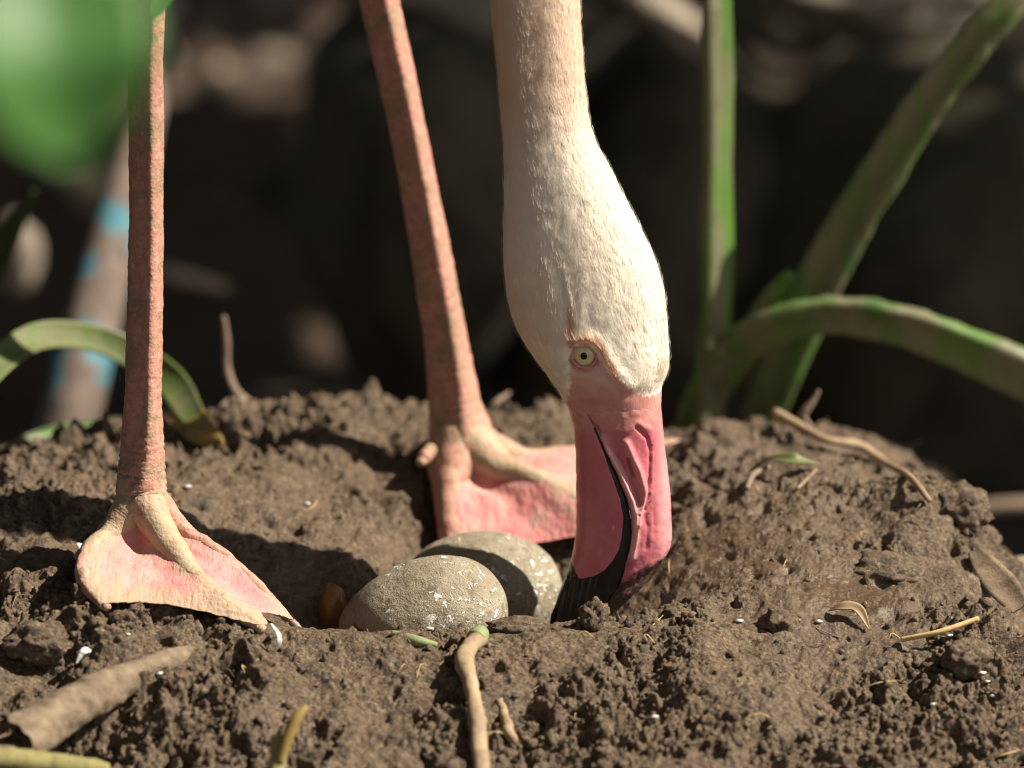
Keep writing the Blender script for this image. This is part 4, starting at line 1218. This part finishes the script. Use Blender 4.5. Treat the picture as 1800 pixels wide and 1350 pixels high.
tree2 = empty('unseen_shade_tree', (-2.3, -.6, GROUND_Z))  # added tree out of view; its crown cuts the sky fill on the bird
tag(tree2, 'leafy tree standing on the near leg\'s side and roofing the place', 'tree')
MB().tube(np.array([[-2.3, -.6, GROUND_Z - .05], [-2.25, -.6, .6], [-2.1, -.55, 1.3], [-1.7, -.5, 1.9]]), [.10, .08, .06, .035], 30, 14).build('trunk', M_BARK, tree2)
for q in ([[-2.1, -.55, 1.3], [-1.5, -1.1, 1.6], [-.5, -1.6, 1.75]], [[-2.0, -.53, 1.5], [-1.2, -.2, 1.8], [-.1, 0, 1.9]], [[-1.7, -.5, 1.9], [-1.2, .3, 2.0], [-.6, .8, 2.0]]):
    MB().tube(np.array(q), [.035, .022, .008], 20, 10).build('limb', M_BARK, tree2)
crown2 = MB()
for kk in range(3400):
    if kk % 3:
        loc = np.array([-2.3 + 2.8 * RNG.random(), -2.9 + 3.8 * RNG.random(), 1.35 + .6 * RNG.random()])
    else:
        loc = np.array([-2.5 + .9 * RNG.random(), -2.6 + 4.2 * RNG.random(), -.1 + 1.7 * RNG.random()])
    crown2.grid(place(lf * (1.1 + .8 * RNG.random()), loc, RNG.random() * 6.28, RNG.normal(0, .5), RNG.normal(0, .5)))
tag(crown2.build('crown', M_LEAF, tree2), None, None, None, 'stuff')

# strap-leaved plant behind the near leg
strap = empty('strap_leaf_plant', at(-60, 820, .2))
tag(strap, 'low plant with arching strap leaves behind the near leg', 'plant')
def strap_leaf(lst, widths, parent, m, yellow=0.0, n=70, name='leaf', cup=.35):
    P = pts(lst)
    C = smooth_curve(np.column_stack([P, np.asarray(widths)]), n)
    w = C[:, 3]; C = C[:, :3]
    T = np.gradient(C, axis=0); T /= np.linalg.norm(T, axis=1)[:, None]
    mm = 9; v = np.linspace(-1, 1, mm)
    Gt = np.zeros((n, mm, 3)); Gb2 = np.zeros((n, mm, 3))
    for i in range(n):
        s = np.cross(T[i], np.array([0, -.93, .37])); s /= np.linalg.norm(s); f = np.cross(s, T[i])
        if f[1] > 0: f = -f
        base = C[i] + v[:, None] * s * w[i] / 2 + (cup * w[i] * (np.abs(v) ** 1.6 - .4))[:, None] * f
        th = .0012 * (1 - .7 * np.abs(v))[:, None]
        Gt[i] = base + f * th; Gb2[i] = base - f * th
    loop = np.concatenate([Gt, Gb2[:, ::-1]], 1)
    b = MB()
    if yellow > 0:
        cut = int(n * (1 - yellow))
        b.grid(loop[:cut + 1], wrap=True, cap0=True, mat=0); b.grid(loop[cut:], wrap=True, cap1=True, mat=1)
        return b.build(name, [m, M_YELLOW], parent)
    b.grid(loop, wrap=True, cap0=True, cap1=True)
    return b.build(name, m, parent)
strap_leaf([(-90, 760, .1), (-20, 655, .14), (60, 595, .18), (150, 592, .21), (230, 622, .22), (300, 672, .20), (342, 735, .16), (388, 776, .135)], [.012, .014, .014, .013, .0145, .016, .012, .004], strap, M_STRAP, .12, cup=.15)
strap_leaf([(-60, 850, .18), (20, 785, .22), (110, 755, .24), (215, 742, .25), (300, 752, .24)], [.004, .004, .005, .0045, .002], strap, M_STALKCLEAN)
strap_leaf([(285, 730, .17), (320, 752, .155), (352, 772, .14), (392, 777, .132)], [.004, .005, .006, .002], strap, M_YELLOW)
strap_leaf([(0, 800, .2), (40, 802, .19), (80, 806, .18)], [.004, .006, .004], strap, M_STRAP)
grass = empty('grass_blade', at(-40, 560, .45))
tag(grass, 'dark green pointed grass blade by the pale grey stone', 'grass')
strap_leaf([(-60, 560, .45), (-10, 470, .42), (25, 405, .40), (60, 335, .38)], [.016, .016, .011, .001], grass, M_LEAF, name='blade')

# leafy twig hanging in front, out of focus
twig = empty('leafy_twig', at(-200, -500, -.75))
tag(twig, 'leafy twig with a broad out-of-focus green leaf hanging in front', 'branch')
MB().tube(np.array([at(-700, -900, -.6), at(-200, -500, -.78), at(60, -260, -.84), at(120, -120, -.85)]), [.004, .003, .002, .0012], 30, 8).build('stem', M_GREENTWIG, twig)
def hanging_leaf(lst, widths, m, parent, tilt=(0.35, -.9, .25), cup=.12):
    P = pts(lst)
    C = smooth_curve(np.column_stack([P, np.asarray(widths)]), 30)
    w = C[:, 3]; C = C[:, :3]
    T = np.gradient(C, axis=0); T /= np.linalg.norm(T, axis=1)[:, None]
    v = np.linspace(-1, 1, 13)
    Gt = []; Gb2 = []
    for i in range(30):
        s = np.cross(T[i], np.array(tilt)); s /= np.linalg.norm(s); f = np.cross(s, T[i])
        if f[1] > 0: f = -f
        base = C[i] + v[:, None] * s * w[i] / 2 + (cup * w[i] * np.abs(v) ** 1.3 + .004 * w[i] * np.sin(i * 1.3) * np.abs(v))[:, None] * f
        Gt.append(base + f * .00025); Gb2.append(base - f * .00025)
    loop = np.concatenate([np.array(Gt), np.array(Gb2)[:, ::-1]], 1)
    return MB().grid(loop, wrap=True, cap0=True, cap1=True).build('leaf', m, parent)
hanging_leaf([(60, -220, -.84), (70, -120, -.85), (80, 0, -.86), (95, 110, -.87), (110, 210, -.87), (125, 285, -.87)], [.004, .038, .055, .054, .038, .006], M_NEARLEAF, twig)
hanging_leaf([(-60, -260, -.8), (-120, -160, -.8), (-160, -30, -.8), (-180, 90, -.8)], [.004, .04, .045, .004], M_NEARLEAF, twig)
sprig = empty('leaf_sprig', at(300, -300, -.1))
tag(sprig, 'bright green leaf tip in front of the near leg\'s top', 'leaf')
hanging_leaf([(330, -260, -.1), (310, -150, -.1), (292, -50, -.1), (276, 10, -.1), (266, 34, -.1)], [.006, .022, .021, .010, .0008], M_NEARLEAF, sprig, (.75, -.55, .35))
MB().tube(np.array([at(420, -520, -.06), at(360, -380, -.09), at(328, -250, -.1)]), [.0016, .0013, .001], 16, 8).build('stem', M_GREENTWIG, sprig)

# ------------------------------------------------------------------ litter on and in the nest
def rod(name, pix, radii, m, label, cat, lift=.001, n=40, seg=10, absol=None, group=None, knots=0.0, seed=1):
    P = np.array([hit(p[0], p[1], lift if len(p) < 3 else p[2]) for p in pix]) if absol is None else absol
    C = smooth_curve(np.column_stack([P, radii]), n)
    G = tube_rings(C[:, :3], np.maximum(C[:, 3], 1e-5), seg)
    if knots:
        G = G + grid_normals(G) * (knots * fbm(G, 180, 3, seed))[..., None]
    o = MB().grid(G, wrap=True, cap0=True, cap1=True).build(name, m)
    return tag(o, label, cat, group)

# forked-off stem sticking out of the near edge
b = empty('stick', hit(845, 1340))
tag(b, 'upright broken stem with a green cut end below the eggs', 'stick')
Ps = np.array([at(856, 1420, -.165), at(846, 1345, -.150), at(838, 1270, -.128), at(828, 1205, -.106), at(816, 1165, -.092), at(824, 1140, -.080), at(842, 1120, -.070)])
C = smooth_curve(np.column_stack([Ps, [.0036, .0036, .0035, .0033, .0042, .0036, .0042]]), 70)
G_ = tube_rings(C[:, :3], C[:, 3] * (1 + .16 * np.exp(-((np.linspace(0, 1, 70) - .42) / .03) ** 2)), 16)
G_ = G_ + grid_normals(G_) * (.0007 * fbm(G_, 150, 3, 5))[..., None]
MB().grid(G_, wrap=True, cap0=True, cap1=True).build('stem', M_TWIG, b)
MB().tube(np.array([at(836, 1124, -.073), at(842, 1117, -.069), at(848, 1110, -.066)]), [.0042, .0046, .0032], 12, 14).build('cut_end', M_CUT, b)
rod('twig', [(876, 1235), (886, 1262), (894, 1290), (902, 1308)], [.0018, .0022, .0024, .002], M_TWIG, 'short reddish twig piece beside the upright broken stem', 'twig', .0015, knots=.0008)
rod('leaf_scrap', [(690, 1118), (730, 1130), (768, 1138)], [.0016, .0024, .0012], M_CUT, 'pale green shred of leaf on the nest\'s near rim', 'leaf', .001)
rod('straw', [(1584, 1136), (1650, 1112), (1720, 1087)], [.0011, .0012, .0011], M_STRAW, 'straight yellow straw on the mud below the wet patch', 'straw', .0025, absol=np.array([hit(1584, 1136, .003), at(1650, 1111, hit(1650, 1112)[1] - .012), at(1720, 1087, hit(1650, 1112)[1] - .008)]))
tw = empty('twig', hit(1510, 800)); tag(tw, 'long bent brown twig lying along the nest\'s back rim', 'twig')
d1 = [(1362, 742, .19), (1400, 762, .18), (1450, 788, .168), (1512, 800, .155), (1560, 832, .135), (1600, 856, .118), (1636, 890, .10)]
MB().tube(np.array([hit(q[0], q[1] + 6, .006) for q in d1[:-1]] + [hit(1634, 892, .003)]), [.0028, .0024, .0019, .0023, .0018, .0016, .0014], 60, 10).build('stem', M_TWIG, tw)
MB().tube(pts([(1402, 760, .178), (1412, 728, .176), (1428, 706, .176), (1440, 686, .176)]), [.0012, .0022, .0016, .0008], 20, 8).build('side_shoot', M_ROOT, tw)
MB().tube(pts([(1412, 730, .176), (1424, 748, .172), (1440, 768, .168)]), [.001, .0012, .0008], 14, 6).build('side_shoot', M_ROOT, tw)
rod('rootlet', [(1312, 870), (1325, 845), (1352, 832)], [.0012, .0014, .0008], M_ROOT, 'small curled root beside the green leaf on the rim', 'root', .003)
rod('rootlet', [(1402, 866), (1436, 832)], [.0006, .0006], M_TWIG, 'thin straight rootlet on the mud by the bent twig', 'root', .002)
lw = empty('fallen_leaf', hit(1380, 830)); tag(lw, 'narrow green fallen leaf on the nest\'s back rim', 'leaf')
Pq = [tuple(hit(1318, 838, .003)), tuple(hit(1350, 832, .006)), tuple(hit(1395, 832, .006)), tuple(hit(1442, 828, .003))]
def flat_leaf(P, widths, m, parent=None, name='blade', n=26, cup=.2, up=(0, -.35, .93)):
    C = smooth_curve(np.column_stack([np.array(P), widths]), n); w = C[:, 3]; C = C[:, :3]
    T = np.gradient(C, axis=0); T /= np.linalg.norm(T, axis=1)[:, None]; v = np.linspace(-1, 1, 7)
    A_, B_ = [], []
    for i in range(n):
        s = np.cross(T[i], np.array(up)); s /= np.linalg.norm(s); f = np.cross(s, T[i])
        if f[2] < 0: f = -f
        base = C[i] + v[:, None] * s * w[i] / 2 + (cup * w[i] * np.abs(v) ** 1.4)[:, None] * f
        A_.append(base + f * .0002); B_.append(base - f * .0002)
    return MB().grid(np.concatenate([np.array(A_), np.array(B_)[:, ::-1]], 1), wrap=True, cap0=True, cap1=True).build(name, m, parent)
flat_leaf(Pq, [.001, .006, .008, .001], M_STRAP, lw)
dl = flat_leaf([tuple(hit(1456, 1078, .001)), tuple(hit(1480, 1086, .004)), tuple(hit(1508, 1094, .005)), tuple(hit(1528, 1114, .002))], [.001, .0055, .005, .0008], M_DRYLEAF, None, 'dry_leaf', cup=.35)
tag(dl, 'curled dry tan leaf at the wet patch\'s near edge', 'leaf')
# pale leaf sheath half buried on the near flank
def sheath(lst, widths, arc, name, m, label, seed, n=90):
    P = np.array(lst) - np.array([0, 0, .0055])
    C = smooth_curve(np.column_stack([P, widths]), n); r = C[:, 3]; C = C[:, :3]
    T = np.gradient(C, axis=0); T /= np.linalg.norm(T, axis=1)[:, None]
    a = np.linspace(-arc, arc, 26); O_, I_ = [], []
    for i in range(n):
        upv = np.array([0, -.5, .86]); s = np.cross(T[i], upv); s /= np.linalg.norm(s); f = np.cross(s, T[i])
        if f[2] < 0: f = -f
        dirs = np.sin(a)[:, None] * s + np.cos(a)[:, None] * f
        O_.append(C[i] + r[i] * dirs); I_.append(C[i] + (r[i] - .0011) * dirs)
    O_ = np.array(O_); I_ = np.array(I_)
    # ragged ends
    sft = T[0] * 1.0
    k = np.exp(-np.arange(n) / 5.0)[:, None, None] * (.0035 * noise(np.stack([a, a * 0, a * 0], -1), 2.1, seed))[None, :, None]
    O_ = O_ + k * sft; I_ = I_ + k * sft
    w = (.0014 * fbm(O_, 45, 3, seed) + .0008 * fbm(O_, 220, 2, seed))[..., None]
    O_ = O_ + grid_normals(O_) * w; I_ = I_ + grid_normals(O_) * w
    o = MB().grid(np.concatenate([O_, I_[:, ::-1]], 1), wrap=True).build(name, m)
    return tag(o, label, 'bark')
sheath([at(28, 1284, -.150), at(70, 1258, -.141), at(150, 1210, -.122), at(240, 1165, -.104), at(335, 1125, -.084)], [.0115, .0108, .0090, .0068, .003], 1.9, 'leaf_sheath', M_PALETWIG, 'pale brown hollow leaf sheath half buried in the near flank', 3)
rod('stem_piece', None, [.0045, .0050, .0050, .004], M_GREENTWIG, 'yellow green stem lying under the hollow leaf sheath', 'stem', absol=pts([(-40, 1330, -.165), (30, 1338, -.163), (110, 1346, -.16), (190, 1356, -.157)]), knots=.001)
sheath([at(-40, 1330, -.158), at(10, 1312, -.156), at(50, 1318, -.154), at(85, 1334, -.152)], [.006, .006, .005, .003], 1.3, 'husk', M_PALETWIG, 'frayed pale husk over the yellow green stem', 6, 50)
sh = empty('broken_shoot', hit(490, 1335)); tag(sh, 'yellow green broken shoot with a brown tip on the near flank', 'stem')
MB().tube(pts([(478, 1420, -.172), (485, 1360, -.166), (490, 1325, -.162), (488, 1292, -.160)]), [.0034, .0034, .0036, .0032], 24, 14).build('stem', M_GREENTWIG, sh)
MB().tube(pts([(492, 1340, -.166), (504, 1300, -.164), (522, 1262, -.162), (540, 1242, -.160)]), [.0018, .0026, .0024, .0012], 26, 12).build('side_shoot', M_YELLOW, sh)
# bark strip on the steep edge
flat_b = flat_leaf([tuple(at(1712, 968, .02)), tuple(at(1735, 1000, .01)), tuple(at(1765, 1035, .0)), tuple(at(1795, 1070, -.01))], [.006, .012, .014, .010], M_PALETWIG, None, 'bark_strip', cup=.1, up=(-.1, -.75, .65))
tag(flat_b, 'pale bark strip leaning on the nest\'s steep edge', 'bark')
# white feathers
def feather(name, P, widths, label):
    o = flat_leaf(P, widths, M_WHITE, None, name, cup=.04, up=(.5, -.75, .4))
    return tag(o, label, 'feather')
p1 = hit(486, 1145, .001)
feather('feather', [tuple(at(476, 1096, p1[1] - .003)), tuple(at(488, 1112, p1[1] - .004)), tuple(at(491, 1128, p1[1] - .004)), tuple(at(483, 1146, p1[1] - .002))], [.0005, .0018, .0026, .0006], 'small curved white feather by the near foot\'s middle claw')
feather('feather', [tuple(hit(134, 1178, .003)), tuple(hit(148, 1168, .006)), tuple(hit(160, 1160, .004))], [.0008, .003, .0008], 'small white feather above the hollow leaf sheath')
feather('feather', [tuple(at(136, 955, -.04)), tuple(at(146, 962, -.043)), tuple(at(150, 972, -.042))], [.001, .004, .001], 'tiny white feather behind the near foot\'s outer toe')
# brown snail-like shell by the eggs
v, f = lump((0, 0, 0), (.0062, .006, .0125), 4, .12, 1.5)
o = MB().add(v, None, f).build('shell', M_BROWN); o.location = at(586, 1072, .012)
tag(o, 'orange brown shell standing beside the speckled egg', 'shell')
# mud clods that stand out
def clod(px, py, r, seed, label, squash=(1, 1, 1), lift=0.0):
    p = hit(px, py)
    v, f = lump((0, 0, 0), np.array(squash) * r, seed, .34, 1.8, (ICO4, ICO4F), .16)
    o = MB().add(v, None, f, wet=.1).build('mud_clod', M_MUD)
    o.location = p + np.array([0, 0, lift])
    return tag(o, label, 'mud clod', 'mud clods on the nest')
clod(1046, 1100, .0072, 3, 'peaked mud clod right below the bill tip', (.9, .9, 1.15), .003)
clod(838, 1108, .0065, 7, 'mud clod behind the green cut end of the broken stem', (1.2, .8, .7), .0)
clod(915, 1106, .0085, 9, 'wide mud clod on the near rim below the grey egg', (1.6, .8, .55), .0)
clod(1690, 905, .012, 11, 'large dark mud clod at the end of the bent twig', (1.1, 1, .9), .002)
clod(1560, 1000, .014, 13, 'big lumpy mud clod behind the wet patch', (1.2, .9, .6), -.002)
clod(215, 1090, .006, 15, 'mud clod against the near foot\'s web', (1.1, .7, .7), .0)
clod(1370, 1100, .008, 17, 'crumbly reddish mud clod beside the dry leaf', (1, .9, .9), .0)
clod(1700, 1160, .011, 19, 'mud clod below the yellow straw\'s upper end', (1, .9, .8), .0)
clod(70, 1130, .012, 23, 'lumpy mud clod above the hollow leaf sheath', (1.2, .9, .8), .0)
clod(1262, 775, .012, 25, 'rounded mud clod on the back rim beside the stalks', (1.1, .9, .8), .0)
# thin things behind the nest
rod('root', None, [.0013, .0021, .0022, .0022, .0024, .002], M_ROOT, 'thin wavy root standing up behind the nest', 'root', absol=pts([(393, 556, .24), (397, 600, .24), (398, 645, .24), (412, 685, .235), (432, 706, .23), (446, 722, .225)]))
rod('root', None, [.0008, .0014, .0016], M_ROOT, 'small looping root on the nest\'s back rim', 'root', absol=pts([(378, 735, .21), (398, 708, .215), (432, 704, .225)]))
rod('stick', None, [.004, .0055, .005, .003], M_ROOT, 'pale stick lying on the soil behind the near leg', 'stick', absol=pts([(240, 462, .75), (300, 482, .75), (350, 494, .76), (400, 508, .78)]))
rod('stick', None, [.0035, .004, .004], M_ROOT, 'pale stick on dark ground behind the nest\'s steep edge', 'stick', absol=pts([(1690, 900, .5), (1760, 890, .5), (1880, 886, .5)]))
rod('root', None, [.0012, .0016, .0009], M_ROOT, 'short pale root tip behind the far foot', 'root', absol=pts([(852, 730, .23), (872, 708, .23), (896, 690, .235)]))
